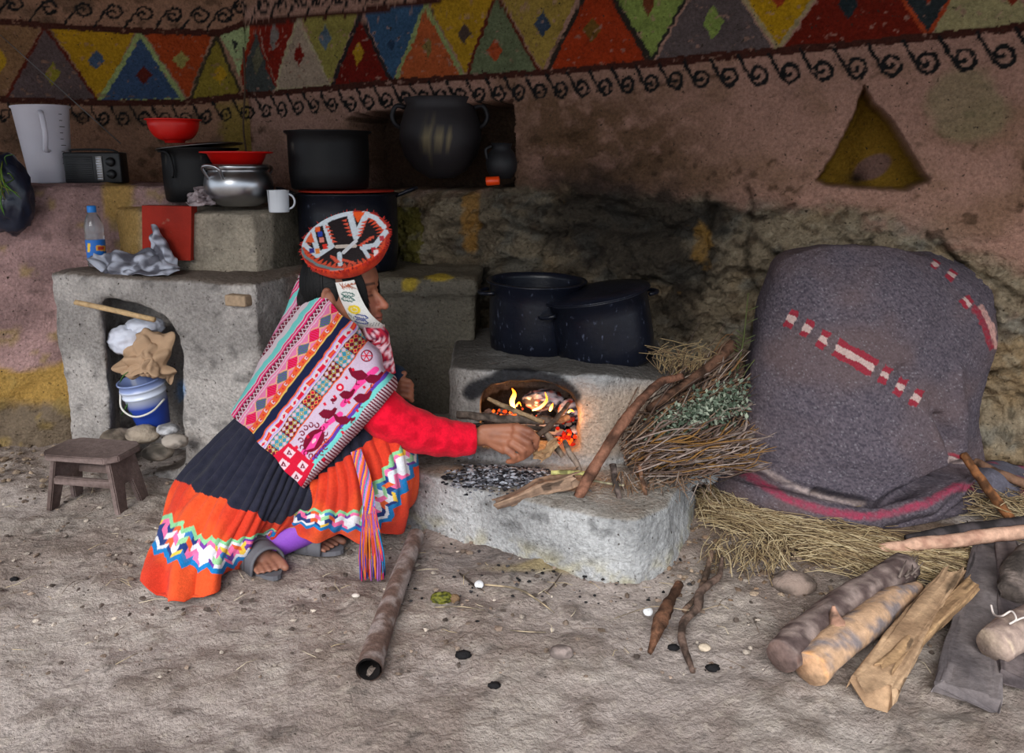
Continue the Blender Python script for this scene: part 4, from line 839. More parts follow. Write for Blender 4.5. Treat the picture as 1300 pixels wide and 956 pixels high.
rows = [[(426.5, 358.5, 2.012), (439, 357, 2.005), (450, 355, 2.012)], [(431, 374, 2.012), (443, 372, 2.000), (455.5, 370, 2.008)], [(437, 388, 2.02), (449.5, 386, 2.002), (462, 384, 2.008)], [(446, 404, 2.032), (458, 399, 2.012), (470, 396.5, 2.014)], [(457, 415, 2.05), (468, 410, 2.028), (478, 405, 2.028)], [(474, 420, 2.075), (481, 416, 2.055), (486, 411, 2.052)], [(486, 419, 2.10), (488, 416, 2.09), (488, 411, 2.08)]]
Q = arr(Wp(rows)); Q = catmull(Q, 70); Q = np.swapaxes(catmull(np.swapaxes(Q, 0, 1), 36), 0, 1); V = Q.reshape(-1, 3)
V[:, 1] -= .004
o = mesh_obj('chin_band', V, gfaces(70, 36), 'weave', per, SB.sample(*PX(V))[:, :3]); o['label'] = 'white chin band with small green, yellow and blue motifs'; s_ = o.modifiers.new('s', 'SOLIDIFY'); s_.thickness = .002
# sweater
b = MB(); chain(b, [PEL, W(380, 535, 2.12), CH], [.128, .12, .122], 24); rcone(b, CH, SR, .088, .062, 20); rcone(b, CH, SL, .088, .058, 20); chain(b, [SL, EL2, W(493, 512, 2.28)], [.055, .047, .036], 16)
SLV = [SR, W(472, 508, 2.0), W(497, 532, 1.99), W(535, 548, 2.02), W(570, 556, 2.045), W(597, 557, 2.066), W(603, 557, 2.069)]; SP = catmull(SLV, 90); sr = np.interp(np.linspace(0, 1, 90), [0, .2, .34, .5, .7, .93, .94, 1], [.062, .064, .062, .058, .050, .0405, .043, .042])
sr = sr*(1+.035*np.sin(np.linspace(0, 46, 90)+2*np.sin(np.linspace(0, 9, 90)))*np.exp(-((np.linspace(0, 1, 90)-.5)/.3)**2)); b.tube(SP, sr, 40, noise=.07, seed=3)
o = temp(np.concatenate(b.V), b.Fc); r = o.modifiers.new('r', 'REMESH'); r.mode = 'VOXEL'; r.voxel_size = .0045; s_ = o.modifiers.new('s', 'SMOOTH'); s_.iterations = 2; V, Nn, f = eval_mesh(o); kill(o)
mesh_obj('sweater', V, f, 'wool', per, mix(np.broadcast_to(lin((226, 18, 48)), V.shape), lin((190, 10, 36)), sst(.4, .7, fbm(V, 40, 3, 3))))['label'] = 'bright red knitted sweater'
b = MB(); b.tube(catmull([W(506, 470, 2.22), W(497, 486, 2.245), W(500, 505, 2.26)], 10), [.022, .027, .03]*3+[.03], 14, (34, 46, 66), noise=.2); b.build('cuff', 'wool', per)['label'] = 'dark blue cuff on the far wrist'
def colc(V): return mix(mix(np.broadcast_to(lin((176, 40, 60)), V.shape), lin((226, 190, 200)), (fbm(V, 90, 2, 3) > .55)*1.0), lin((90, 20, 50)), (fbm(V, 120, 2, 8) > .62)*1.0)
b = MB(); b.tube(catmull([W(462, 424, 2.04), W(478, 425, 2.06), W(483, 440, 2.07), W(489, 460, 2.06), W(494, 476, 2.05)], 20), np.interp(np.linspace(0, 1, 20), [0, .3, 1], [.02, .030, .018]), 16, colc, noise=.25); b.build('collar', 'weave', per)['label'] = 'red and white woven collar'
# shawl
SH = Canvas(285, 340, 220, 290, 5); u, v = SH.X, SH.Y
wb = (fbm(np.stack([u, v, 0*u], -1), .09, 2, 5)-.5)*4; ss = (.798*(u+wb)+.603*v-556)/122; tt = -.603*u+.798*v
C = {'pk': (222, 40, 112), 'lp': (214, 118, 160), 'wh': (208, 192, 200), 'mr': (112, 20, 48), 'tq': (112, 200, 196), 'nv': (26, 34, 68), 'og': (222, 92, 50), 'ye': (224, 184, 96), 'lc': (176, 150, 212), 'cr': (206, 26, 56), 'gr': (78, 120, 84), 'bl': (60, 140, 166), 'pu': (96, 60, 160), 'ml': (200, 178, 200)}
C = {k: lin(c) for k, c in C.items()}; ss = np.where(ss > .62, .62+(ss-.62)/(1+.27*np.clip((264-tt)/170, 0, 1.2)), ss); col = np.zeros(u.shape+(3,)); col[:] = C['lp']
def put(mask, c):
    col[mask] = C[c]
tri_ = lambda p, o=0: np.abs(((tt+o)/p) % 1-.5)*2
def band(a, b_): return (ss >= a) & (ss < b_)
for k in range(13):
    a = -.50+k*.047; q = ['tq', 'pk', 'wh', 'mr', 'pk', 'tq', 'lp', 'mr', 'wh', 'tq', 'pk', 'mr', 'lp'][k]; m_ = band(a, a+.0471); put(m_, q)
    if q == 'mr': put(m_ & (np.abs((ss-a)/.047-.5+(tri_(6)-.5)*.8) < .16), 'wh')
    if q in ('pk', 'lp'): put(m_ & (((ss-a)/.047*2 % 1) < .35), 'wh')
m_ = band(.11, .215); x_ = (ss-.11)/.105; put(m_, 'ye'); cell = np.floor(tt/22); y_ = (tt/22) % 1; put(m_, 'lp')
dd = np.abs(x_-.5)*.85+np.abs(y_-.5)*.95; put(m_ & (dd < .46) & (cell % 2 == 0), 'cr'); put(m_ & (dd < .46) & (cell % 2 == 1), 'gr'); put(m_ & (dd < .40) & (((tt+x_*4)/3 % 1) < .4) & (cell % 2 == 0), 'pk'); put(m_ & (dd < .40) & (((tt+x_*4)/3 % 1) < .45) & (cell % 2 == 1), 'pu'); put(m_ & (np.abs(dd-.55) < .035), 'ye')
m_ = band(.215, .275); x_ = (ss-.215)/.06; put(m_, 'og'); put(m_ & (((tt/7) % 1) < .5) & (x_ > .2) & (x_ < .8) & (np.floor(tt/7) % 2 == 0), 'wh'); put(m_ & (np.abs(x_-.5) < .15) & (((tt/7) % 1) < .3), 'cr')
put(band(.275, .29), 'ye'); put(band(.29, .365), 'nv'); put(band(.365, .378), 'og'); put(band(.378, .392), 'lc'); put(band(.392, .403), 'wh')
m_ = band(.403, .445); x_ = (ss-.403)/.042; put(m_, 'cr'); put(m_ & (np.floor(tt/11) % 2 == 0), 'wh'); put(m_ & (np.floor(tt/11) % 2 == 0) & (np.abs(x_-.5)+np.abs((tt/11) % 1-.5) < .35), 'cr'); put(m_ & (np.floor(tt/11) % 4 == 1) & (np.abs(x_-.5) < .22), 'og')
put(band(.445, .458), 'lc'); put(band(.458, .47), 'wh')
m_ = band(.47, .625); x_ = (ss-.47)/.155; cell = np.floor(tt/22); put(m_ & (cell % 2 == 0), 'bl'); put(m_ & (cell % 2 == 1), 'mr')
yy = (tt/22) % 1; lx_ = (x_*3) % 1; ly_ = (yy*3) % 1; ce = np.floor(x_*3); dd = np.abs(lx_-.5)+np.abs(ly_-.5)
put(m_ & (dd < .48), 'ye'); put(m_ & (dd < .36) & (ce == 1), 'gr'); put(m_ & (dd < .36) & (ce != 1), 'lc'); put(m_ & (dd < .2), 'wh'); put(m_ & (dd < .36) & (cell % 4 == 3) & (ce != 1), 'cr'); put(m_ & ((yy < .04) | (x_ < .03) | (x_ > .97)), 'mr')
put(band(.625, .635), 'og'); put(band(.635, .88), 'ml'); put(band(.88, .893), 'og'); put(band(.893, .925), 'pu'); put(band(.925, .965), 'tq')
m_ = band(.965, 2); put(m_, 'mr'); put(m_ & (((tt/4) % 1) < .5), 'wh')
SH.c[..., :3] = col; SH.c[..., 3] = 1
def c2(pts): return [(280+x/3.677, 380+y/3.677) for x, y in pts]
MR = (118, 16, 44); PK = (240, 70, 150)
for L_, w_ in (([(380, 730), (430, 660), (470, 610), (490, 590)], 8), ([(505, 575), (560, 535)], 7), ([(570, 490), (640, 400)], 7), ([(640, 400), (720, 330)], 8)): SH.line(c2(L_), PK, w_)
def bird(x, y, s, fl=1):
    P = [(x-40*s, y), (x-15*s, y-22*s), (x+18*s, y-18*s), (x+34*s, y-34*s), (x+44*s, y-26*s), (x+30*s, y+4*s), (x+5*s, y+22*s), (x-22*s, y+18*s)]; P = [(x+(a-x)*fl, b__) for a, b__ in P]; SH.poly(c2(P), MR)
    SH.line(c2([(x-8*s, y+18*s), (x-12*s, y+38*s), (x+2*s, y+38*s)]), MR, 1.2)
for x, y, s, fl in ((500, 535, 1, 1), (570, 565, 1, -1), (590, 445, .9, 1), (662, 462, 1.1, 1), (645, 355, 1.1, -1), (712, 372, 1, 1), (530, 470, .4, 1), (615, 560, .4, 1)): bird(x, y, s, fl)
SH.poly(c2(ell(560, 412, 18, 18, 0)), (206, 26, 56)); SH.poly(c2(ell(560, 412, 8, 8, 0)), (222, 190, 200)); SH.line(c2(ell(682, 268, 24, 24, 0)), MR, 1.6)
for a in range(3): SH.line(c2([(682-24*math.cos(a*1.05), 268-24*math.sin(a*1.05)), (682+24*math.cos(a*1.05), 268+24*math.sin(a*1.05))]), (206, 26, 56), 1.3)
SH.poly(c2(ell(438, 658, 62, 40, -.9)), MR); SH.poly(c2([(395, 705), (440, 630), (480, 610), (440, 690)]), PK); SH.poly(c2(ell(438, 658, 14, 8, -.9)), (222, 190, 200))
for k in range(14):
    t = k/14*2*math.pi; cx_, cy_ = 438+72*math.cos(t)*.8, 658+72*math.sin(t); SH.line(c2([(cx_+12*math.cos(t+a)*(1-a*.08), cy_+12*math.sin(t+a)*(1-a*.08)) for a in np.linspace(0, 5, 10)]), MR, 1.5)
for x, y in ((590, 368), (620, 330), (535, 455), (490, 490), (600, 480), (570, 620), (640, 520), (410, 640), (480, 745), (360, 690), (430, 752), (670, 410)): SH.poly(c2([(x-9, y-4), (x+2, y-9), (x+9, y+3), (x-1, y+9)]), (206, 26, 56))
SH.poly(c2([(238, 740), (325, 668), (442, 768), (375, 872)]), (206, 26, 56))
for cx_, cy_ in ((325, 715), (385, 775), (298, 768), (355, 825)):
    SH.poly(c2([(cx_-26, cy_+2), (cx_-4, cy_-26), (cx_+30, cy_-2), (cx_+4, cy_+28)]), (224, 196, 206)); SH.poly(c2([(cx_-12, cy_+10), (cx_, cy_-14), (cx_+14, cy_+12)]), MR); SH.poly(c2([(cx_-3, cy_+7), (cx_, cy_-3), (cx_+5, cy_+7)]), (224, 196, 206))
rows = [[(385, 349, 2.14), (409, 374, 2.045), (430, 395, 2.01), (449, 414, 2.0), (468, 432, 2.02)], [(362, 395, 2.15), (390, 410, 2.00), (424, 427, 1.95), (455, 444, 1.945), (484, 461, 1.99)], [(340, 438, 2.15), (370, 456, 1.97), (408, 472, 1.91), (450, 485, 1.91), (494, 493, 1.955)],
        [(320, 483, 2.15), (349, 504, 1.97), (381, 523, 1.90), (412, 538, 1.885), (441, 556, 1.91)], [(298, 527, 2.14), (320, 550, 1.98), (341, 573, 1.91), (362, 596, 1.88), (384, 619, 1.885)]]
back = [[(460, 425, 2.2), (430, 396, 2.25), (400, 365, 2.22)], [(478, 455, 2.32), (425, 425, 2.38), (375, 400, 2.3)], [(488, 490, 2.36), (410, 470, 2.42), (352, 440, 2.32)], [(440, 545, 2.30), (385, 515, 2.38), (332, 482, 2.3)], [(384, 608, 2.1), (348, 565, 2.28), (312, 525, 2.26)]]
ctrl = arr([Wp([a+b__])[0] for a, b__ in zip(rows, back)]); Q = catmull(ctrl, 330); Q = np.swapaxes(catmull(np.swapaxes(Q, 0, 1), 560, closed=True), 0, 1)
def fold_disp(Q, amp, fs, seed):
    gu = np.gradient(Q, axis=1); gv = np.gradient(Q, axis=0); Nn = np.cross(gu, gv); Nn /= np.linalg.norm(Nn, axis=2)[..., None]+1e-9
    return Nn
Nn = fold_disp(Q, 0, 0, 0); u, v = PX(Q); ss = (.798*u+.603*v-556)/122
dsp = .006*np.sin(ss*17+2.5*fbm(Q, 5, 2, 3))+.010*(fbm(Q, 9, 3, 6)-.5); sgn = -np.sign((Nn[..., 1]*(Q[..., 1] < 2.1)).mean()); V = (Q+Nn*(dsp*sgn)[..., None]).reshape(-1, 3)
o = mesh_obj('shawl', V, gfaces(330, 560, True), 'weave', per, SH.sample(*PX(V))[:, :3]*.84); o['label'] = 'pink, navy and turquoise handwoven shawl with bird motifs'; s_ = o.modifiers.new('s', 'SOLIDIFY'); s_.thickness = .004; s_.offset = -1
# skirt
g = lambda u, v, z=.006: G(u, v, z)
w = lambda u, v, Y: W(u, v, Y)
cols = [[w(318, 520, 2.17), w(268, 566, 2.14), w(231, 612, 2.08), w(211, 668, 2.0), g(190, 736, .01)],
        [w(322, 540, 2.03), w(283, 590, 2.0), w(243, 640, 1.93), w(217, 705, 1.84), g(203, 760)],
        [w(335, 556, 1.99), w(302, 605, 1.94), w(270, 655, 1.88), w(246, 712, 1.81), g(236, 764)],
        [w(350, 570, 1.955), w(326, 615, 1.90), w(302, 662, 1.86), w(281, 712, 1.83), g(270, 752)],
        [w(364, 585, 1.94), w(347, 625, 1.90), w(330, 660, 1.89), w(315, 692, 1.89), g(308, 714)],
        [w(380, 598, 1.93), w(370, 625, 1.91), w(358, 648, 1.91), w(347, 668, 1.94), w(338, 690, 1.95)],
        [w(398, 598, 1.93), w(395, 622, 1.905), w(389, 645, 1.91), w(375, 665, 1.93), w(358, 676, 1.95)],
        [w(420, 580, 1.93), w(425, 612, 1.89), w(424, 640, 1.89), w(418, 662, 1.91), w(408, 681, 1.94)],
        [w(446, 560, 1.94), w(455, 600, 1.90), w(458, 635, 1.90), w(456, 662, 1.92), w(452, 682, 1.95)],
        [w(472, 535, 2.0), w(488, 580, 1.93), w(495, 620, 1.93), w(494, 655, 1.96), w(490, 680, 1.99)],
        [w(488, 520, 2.08), w(514, 555, 2.02), w(523, 596, 2.02), w(522, 640, 2.05), w(512, 664, 2.08)],
        [w(490, 515, 2.25), w(512, 555, 2.30), w(520, 596, 2.30), w(518, 630, 2.28), w(505, 648, 2.24)],
        [w(420, 520, 2.34), w(440, 560, 2.42), w(445, 600, 2.45), w(440, 640, 2.42), w(430, 655, 2.36)],
        [w(352, 515, 2.32), w(325, 560, 2.38), w(315, 600, 2.36), w(305, 645, 2.32), g(300, 668, .01)],
        [w(328, 515, 2.25), w(285, 566, 2.25), w(250, 610, 2.2), w(230, 660, 2.15), g(214, 705, .01)]]
ctrl = np.swapaxes(arr(cols), 0, 1); Q = catmull(ctrl, 260); Q = np.swapaxes(catmull(np.swapaxes(Q, 0, 1), 900, closed=True), 0, 1)
Nn = fold_disp(Q, 0, 0, 0); sgn = -np.sign((Nn[..., 1]*(Q[..., 1] < 2.0)).mean()); u, v = PX(Q)
blackm = in_poly(u, v, [(180, 480), (280, 480), (500, 480), (470, 560), (396, 612), (396, 645), (372, 652), (346, 663), (331, 661), (327, 648), (312, 649), (295, 645), (288, 634), (268, 630), (249, 626), (247, 617), (228, 612), (180, 600)])
k_ = np.linspace(0, 1, 900, endpoint=False)[None]; rr = np.linspace(0, 1, 260)[:, None]
gath = np.sin(k_*2*math.pi*34+9*fbm(Q*arr((1, 1, .15)), 9, 3, 7))*.0065*np.clip(1.25-1.1*rr, .12, 1)+(fbm(Q*arr((1, 1, .2)), 11, 3, 9)-.5)*.028*np.clip(rr*1.5, .3, 1)
wave = np.sin(k_*2*math.pi*11+4*fbm(Q*arr((1, 1, .3)), 4, 2, 17)+1.2*np.sin(rr*4))*.017*rr**1.5
V = (Q+Nn*((gath+wave)*sgn)[..., None]); V[..., 2] = np.maximum(V[..., 2], .004); V = V.reshape(-1, 3)
u, v = PX(V); N2 = fbm(V, 60, 2, 3); base = mix(np.broadcast_to(lin((218, 82, 42)), V.shape), lin((200, 58, 38)), sst(.4, .65, fbm(V, 9, 3, 3)))
def bandc(base, pts, hw_, au=8.5):
    d, arc_, sd = dist_poly(u, v, pts); hwv = hw_ if np.isscalar(hw_) else np.interp(arc_, np.linspace(0, sum(math.hypot(q[0]-p[0], q[1]-p[1]) for p, q in zip(pts[:-1], pts[1:])), len(hw_)), hw_)
    b_ = d*sd/hwv; z_ = np.abs((arc_/(2*au)) % 1-.5)*2*.38; q = b_+z_-.19
    ca = np.floor(arc_/(au*1.0)+np.where(np.floor(q*2.6) % 2 == 0, .5, 0)).astype(int); cb = np.floor(q*2.6).astype(int); hsh = _hash(ca, cb, ca*0+3, 11)
    pal = lin([(222, 222, 228), (222, 222, 228), (214, 220, 226), (236, 110, 160), (230, 190, 70), (110, 60, 150), (60, 120, 180), (222, 96, 50), (150, 200, 150), (222, 222, 228), (40, 60, 120)])
    c = pal[(hsh*len(pal)*.999).astype(int)]; c = mix(c, lin((134, 196, 146)), (q < -.66)*1.0); c = mix(c, lin((28, 120, 184)), (q > .62)*1.0)
    m_ = (np.abs(q) < .95)*(d < hwv*1.6); return mix(base, c, m_*1.0)
base = bandc(base, [(190, 668), (222, 688), (250, 701), (275, 706), (298, 699), (318, 690), (345, 676)], [26, 26, 25, 22, 18, 10, 6]); 
base2 = bandc(base, [(366, 655), (390, 657), (430, 661), (457, 660), (478, 648)], [8, 12, 13, 13, 15]); base = np.where((u > 372)[:, None], base2, base)
base2 = bandc(base, [(462, 668), (482, 645), (498, 612), (512, 585), (530, 560)], [14, 19, 20, 17, 15], 9.5); base = np.where((u > 466)[:, None], base2, base)
bm_ = blackm.reshape(-1) & (V[:, 1] < 2.45); c = mix(base, mix(np.broadcast_to(lin((30, 32, 46)), V.shape), lin((44, 44, 58)), N2), bm_*1.0); c = mix(c, lin((196, 60, 40)), 0*u)
o = mesh_obj('skirt', V, gfaces(260, 900, True), 'wool', per, c); o['label'] = 'full orange skirt, black above, with a band of coloured zigzags'; s_ = o.modifiers.new('s', 'SOLIDIFY'); s_.thickness = .004; s_.offset = -1
b = MB(); chain(b, [W(430, 652, 2.02), W(376, 676, 1.98), W(338, 694, 1.965)], [.05, .044, .040], 18); b.tube(catmull([W(425, 664, 2.1), W(398, 678, 2.12)], 6), .045, 14, (120, 66, 170)); b.C = [np.broadcast_to(lin((128, 70, 176)), (len(q), 3)) for q in b.V]; b.build('leggings', 'satin', per)['label'] = 'purple leggings'
# sandals
def sandal(heel, toe, f_, label):
    d, s, L = f_; up = arr((0, 0, 1)); b = MB(); n = 26; V = []
    for z in (.003, .016):
        for t in np.linspace(0, 2*math.pi, n, endpoint=False):
            c, q = math.cos(t), math.sin(t); V.append(heel+d*(L*.5+c*(L*.5+.012))+s*q*(.036+.007*c)+up*z)
    f = [tuple(range(n))[::-1], tuple(range(n, 2*n))]+[(i, (i+1) % n, n+(i+1) % n, n+i) for i in range(n)]; b.add(V, f, (70, 70, 76)); sn = b.build('sandal', 'rubber', per, False); sn['label'] = label
    for a0, a1 in ((.44, .64), (.63, .84)):
        R = []
        for a in np.linspace(a0, a1, 6): R.append([heel+d*L*a+s*x_*.046+up*(.010+.050*math.sqrt(max(0, 1-x_*x_))**.8*(1.10-.42*a)*1.62) for x_ in np.linspace(-1, 1, 22)])
        R = arr(R); o = mesh_obj('strap', R.reshape(-1, 3), gfaces(6, 22), 'rubber', sn); q = o.modifiers.new('s', 'SOLIDIFY'); q.thickness = .006; q.offset = 0
    bb = MB(); bb.tube(arc(heel+d*L*.55+s*(-.02)+up*.078, d*.007, s*.008, 12, 0, 2*math.pi), .0016, 6); bb.build('buckle', 'steel', sn)
sandal(h1, t1, f1, 'grey open-toed sandal on the near foot'); sandal(h2, t2, f2, 'grey open-toed sandal on the far foot')
# sash and tassel
def sashc(V):
    u, v = PX(V); k = np.floor((u*.9+v*.12+400)/1.6).astype(int); pal = lin([(214, 80, 50), (70, 60, 150), (226, 150, 50), (210, 60, 110), (60, 130, 160), (180, 120, 190), (230, 120, 50)]); return pal[k % 7]
rows = [[(446, 574, 1.90), (452, 572, 1.895), (458, 570, 1.90)], [(455, 604, 1.878), (462, 602, 1.87), (469, 601, 1.878)], [(460, 630, 1.868), (467, 629, 1.862), (475, 628, 1.868)], [(462, 652, 1.868), (469, 652, 1.862), (477, 651, 1.868)]]
Q = catmull(arr(Wp(rows)), 60); Q = np.swapaxes(catmull(np.swapaxes(Q, 0, 1), 24), 0, 1); V = Q.reshape(-1, 3); o = mesh_obj('sash', V, gfaces(60, 24), 'weave', per, sashc(V)); o['label'] = 'narrow woven multicoloured sash'; q = o.modifiers.new('s', 'SOLIDIFY'); q.thickness = .003
b = MB(); pal = [(190, 70, 44), (56, 56, 150), (206, 120, 44), (176, 46, 96), (34, 110, 156), (140, 84, 150), (206, 96, 44), (170, 130, 50)]
for k in range(90):
    a = rng.uniform(0, 1); x0 = 462+a*15; x1 = 459+a*27+rng.normal(0, 1.2); P = [W(x0, 642+rng.uniform(0, 12), 1.862), W(x0+(x1-x0)*.4+rng.normal(0, 1), 672, 1.862), W(x1+rng.normal(0, 1)*.6, 704, 1.862+rng.normal(0, .006))]; e_ = G(x1+1, 728+rng.uniform(-4, 10), .006); P += [e_]
    b.tube(catmull(P, 12), .0017, 5, pal[rng.integers(0, 8)])
b.build('tassel', 'weave', per)['kind'] = 'stuff'
bpy.data.objects['tassel']['label'] = 'long multicoloured yarn tassel hanging to the ground'
# ------------------------------------------------------------------ blanket-covered stack
rows = [[(992, 326, 2.44), (1030, 318, 2.38), (1085, 317, 2.36), (1140, 318, 2.38), (1186, 330, 2.45)],
        [(972, 368, 2.42), (1020, 362, 2.30), (1090, 362, 2.27), (1165, 364, 2.31), (1243, 376, 2.43)],
        [(959, 425, 2.40), (1015, 424, 2.27), (1095, 424, 2.24), (1180, 424, 2.28), (1263, 432, 2.42)],
        [(948, 491, 2.38), (1010, 494, 2.25), (1095, 495, 2.22), (1180, 492, 2.26), (1247, 492, 2.41)],
        [(937, 560, 2.36), (1005, 572, 2.23), (1095, 578, 2.20), (1170, 566, 2.24), (1231, 556, 2.38)],
        [(928, 596, 2.34), (1002, 618, 2.21), (1100, 636, 2.185), (1172, 615, 2.22), (1226, 592, 2.36)],
        [(918, 616, 2.33), (1000, 642, 2.17), (1100, 660, 2.135), (1178, 650, 2.16), (1248, 622, 2.32)],
        [(926, 636, 2.31), (1006, 662, 2.165), (1100, 681, 2.12), (1176, 681, 2.15), (1249, 655, 2.30)]]
back = [[(1185, 318, 2.60), (1090, 312, 2.62), (1000, 318, 2.66)]]+[[(1240-2*k, 350+k*38, 2.56), (1095, 350+k*36, 2.58), (985-8*k, 350+k*36, 2.64)] for k in range(7)]
ctrl = arr([Wp([a+b__])[0] for a, b__ in zip(rows, back)]); ctrl = np.concatenate([ctrl[:1]*.1+ctrl[:1].mean(1, keepdims=True)*.9+arr((0, 0, .006)), ctrl[:1]*.6+ctrl[:1].mean(1, keepdims=True)*.4+arr((0, 0, .004)), ctrl], 0)
Q = catmull(ctrl, 420); Q = np.swapaxes(catmull(np.swapaxes(Q, 0, 1), 640, closed=True), 0, 1)
Nn = fold_disp(Q, 0, 0, 0); sgn = -np.sign((Nn[..., 1]*(Q[..., 1] < 2.35)).mean()); u, v = PX(Q); fr = sst(2.46, 2.38, Q[..., 1])
wu = u+(fbm(Q, 8, 2, 3)-.5)*10; wv = v+(fbm(Q, 8, 2, 4)-.5)*10
d = (fbm(Q, 5, 3, 61)-.5)*.035+(fbm(Q, 60, 2, 66)-.5)*.004
d -= fr*(.060*ridge(wu, wv, [(1040, 628), (1085, 636), (1112, 645), (1150, 627), (1190, 607), (1216, 588)], 6)+.020*ridge(wu, wv, [(930, 588), (980, 612), (1040, 630)], 6)+.032*ridge(wu, wv, [(1195, 530), (1205, 560), (1200, 600)], 6)+.015*ridge(wu, wv, [(1150, 470), (1180, 520), (1198, 570)], 10))
d += fr*(.038*ridge(wu, wv, [(925, 612), (1000, 642), (1100, 662), (1180, 642), (1235, 612)], 14)+.022*ridge(wu, wv, [(1070, 560), (1130, 580), (1180, 560)], 34)+.016*ridge(wu, wv, [(1168, 500), (1185, 545), (1192, 590)], 8)+.016*ridge(wu, wv, [(1215, 470), (1218, 530), (1212, 580)], 9))
d -= fr*.014*ridge(wu, wv, [(1120, 672), (1180, 655), (1215, 630), (1222, 615)], 4)+fr*.018*ridge(wu, wv, [(1205, 655), (1225, 635), (1232, 618)], 4)
V = Q+Nn*(d*sgn)[..., None]; V[..., 2] = np.maximum(V[..., 2], .015)
# a slab of wood is leaning underneath, so the top keeps its corner
u, v = PX(V); jit = (fbm(V, 55, 2, 5)-.5)*5; uu = u+jit; vv = v+(fbm(V, 55, 2, 15)-.5)*5
c = mix(np.broadcast_to(lin((98, 90, 98)), V.shape), lin((68, 63, 72)), sst(.3, .75, fbm(V, 170, 3, 3))); c = mix(c, lin((104, 86, 84)), .55*sst(.45, .7, fbm(V, 4, 3, 13))); c = mix(c, lin((140, 136, 142)), .6*sst(.68, .80, fbm(V, 210, 2, 33)))
RD, PKW = lin((144, 44, 58)), lin((190, 168, 162))
def stripe(c, pts, w, col, soft=2.0):
    dd, _, _ = dist_poly(uu, vv, pts); return mix(c, col, sst(w/2+soft/2, w/2-soft/2, dd)*np.clip(.2+1.1*fbm(V, 110, 2, 44), 0, 1))
c = stripe(c, [(937, 573), (972, 598), (1010, 619), (1050, 632), (1095, 640)], 7, lin((168, 152, 148)), 6); c = stripe(c, [(925, 586), (960, 610), (1000, 634), (1050, 650), (1100, 656), (1140, 650), (1180, 637), (1212, 619), (1238, 618)], 10, lin((146, 58, 80)), 6)
def dash(c, x0, y0, x1, y1, w=24):
    L = math.hypot(x1-x0, y1-y0); ex, ey = (x1-x0)/L, (y1-y0)/L; a = (uu-x0)*ex+(vv-y0)*ey; b_ = -(uu-x0)*ey+(vv-y0)*ex; i_ = (a > 0) & (a < L)
    c = mix(c, RD, (i_ & (np.abs(b_) < w/2))*.92); return mix(c, PKW, (i_ & (np.abs(b_) < w/6.2))*.92)
for x, y in ((1004, 405), (1024, 417), (1045, 431), (1124, 476), (1143, 491), (1163, 505)): c = dash(c, x-5, y-2.5, x+5, y+2.5)
c = dash(c, 1061, 440, 1110, 468); c = dash(c, 1183, 333, 1192, 338, 12); c = dash(c, 1203, 346, 1212, 352, 14); c = dash(c, 1224, 378, 1232, 388, 16)
c = stripe(c, [(1238, 392), (1250, 412), (1258, 440)], 9, RD); c = stripe(c, [(1246, 390), (1258, 412), (1265, 440)], 7, lin((206, 160, 150))); c = stripe(c, [(1206, 584), (1222, 586)], 7, PKW); c = stripe(c, [(1206, 577), (1222, 580)], 5, RD)
o = mesh_obj('blanket', V.reshape(-1, 3), gfaces(420, 640, True), 'blanket', None, c.reshape(-1, 3)); tag(o, 'thick grey wool blanket with red and white stripes draped over a stack by the wall', 'blanket')
def bc(V): return mix(np.broadcast_to(lin((104, 102, 114)), V.shape), lin((80, 78, 88)), fbm(V, 70, 3, 3))
o = crumple('blanket', Wp([[(1236, 588, 2.42), (1262, 584, 2.40), (1292, 592, 2.42), (1330, 610, 2.42)], [(1238, 604, 2.30), (1264, 602, 2.27), (1296, 612, 2.28), (1330, 626, 2.3)], [(1240, 632, 2.28), (1262, 630, 2.26), (1296, 632, 2.26), (1330, 640, 2.28)]]), .008, 44, 'blanket', .02, (50, 30), None, lambda V: mix(bc(V), lin((150, 60, 84)), .7*sst(.6, .7, fbm(V, 14, 2, 4))), 9, False); tag(o, 'corner of a grey blanket lying behind the sticks at the right edge', 'blanket')

# ------------------------------------------------------------------ firewood and sticks on the ground
def gp(u, v, z): return G(u, v, z)
GREY = (150, 138, 132)
stick('log', [gp(992, 835, .05), gp(1020, 808, .055), gp(1055, 778, .06), (gp(1100, 748, .06)), gp(1150, 722, .055)], [.036, .040, .035, .033, .036], 'dark grey weathered log with a frayed far end, leftmost of the split wood', 'log', 'wood', (140, 124, 118), 20, 60, .22, 3, endcol=(120, 96, 88), col2=(84, 70, 68))
b = MB()
for k in range(40):
    p = gp(1150+rng.uniform(-10, 12), 722+rng.uniform(-8, 14), rng.uniform(.03, .085)); b.tube([p, p+arr((rng.uniform(.015, .05), rng.uniform(.01, .05), rng.normal(0, .01)))], [.003, .0008], 5, (110, 98, 92))
o = b.build('splinters', 'wood', bpy.data.objects['log']); o['kind'] = 'stuff'
stick('log', [gp(1030, 850, .04), gp(1058, 822, .045), gp(1098, 792, .045), gp(1135, 764, .04), gp(1166, 744, .035)], [.036, .040, .038, .030, .014], 'peeled tan log with grey bark patches and a pale cut end, second from the left', 'log', 'wood', (186, 152, 122), 20, 60, .20, 8, endcol=(214, 158, 106), col2=(128, 118, 118))
stick('branch_stub', [gp(1066, 800, .07), gp(1060, 785, .085), gp(1058, 770, .11)], [.022, .014, .003], None, None, 'wood', (170, 130, 110), 8, 10, .2, 2, parent=bpy.data.objects['log.001'])
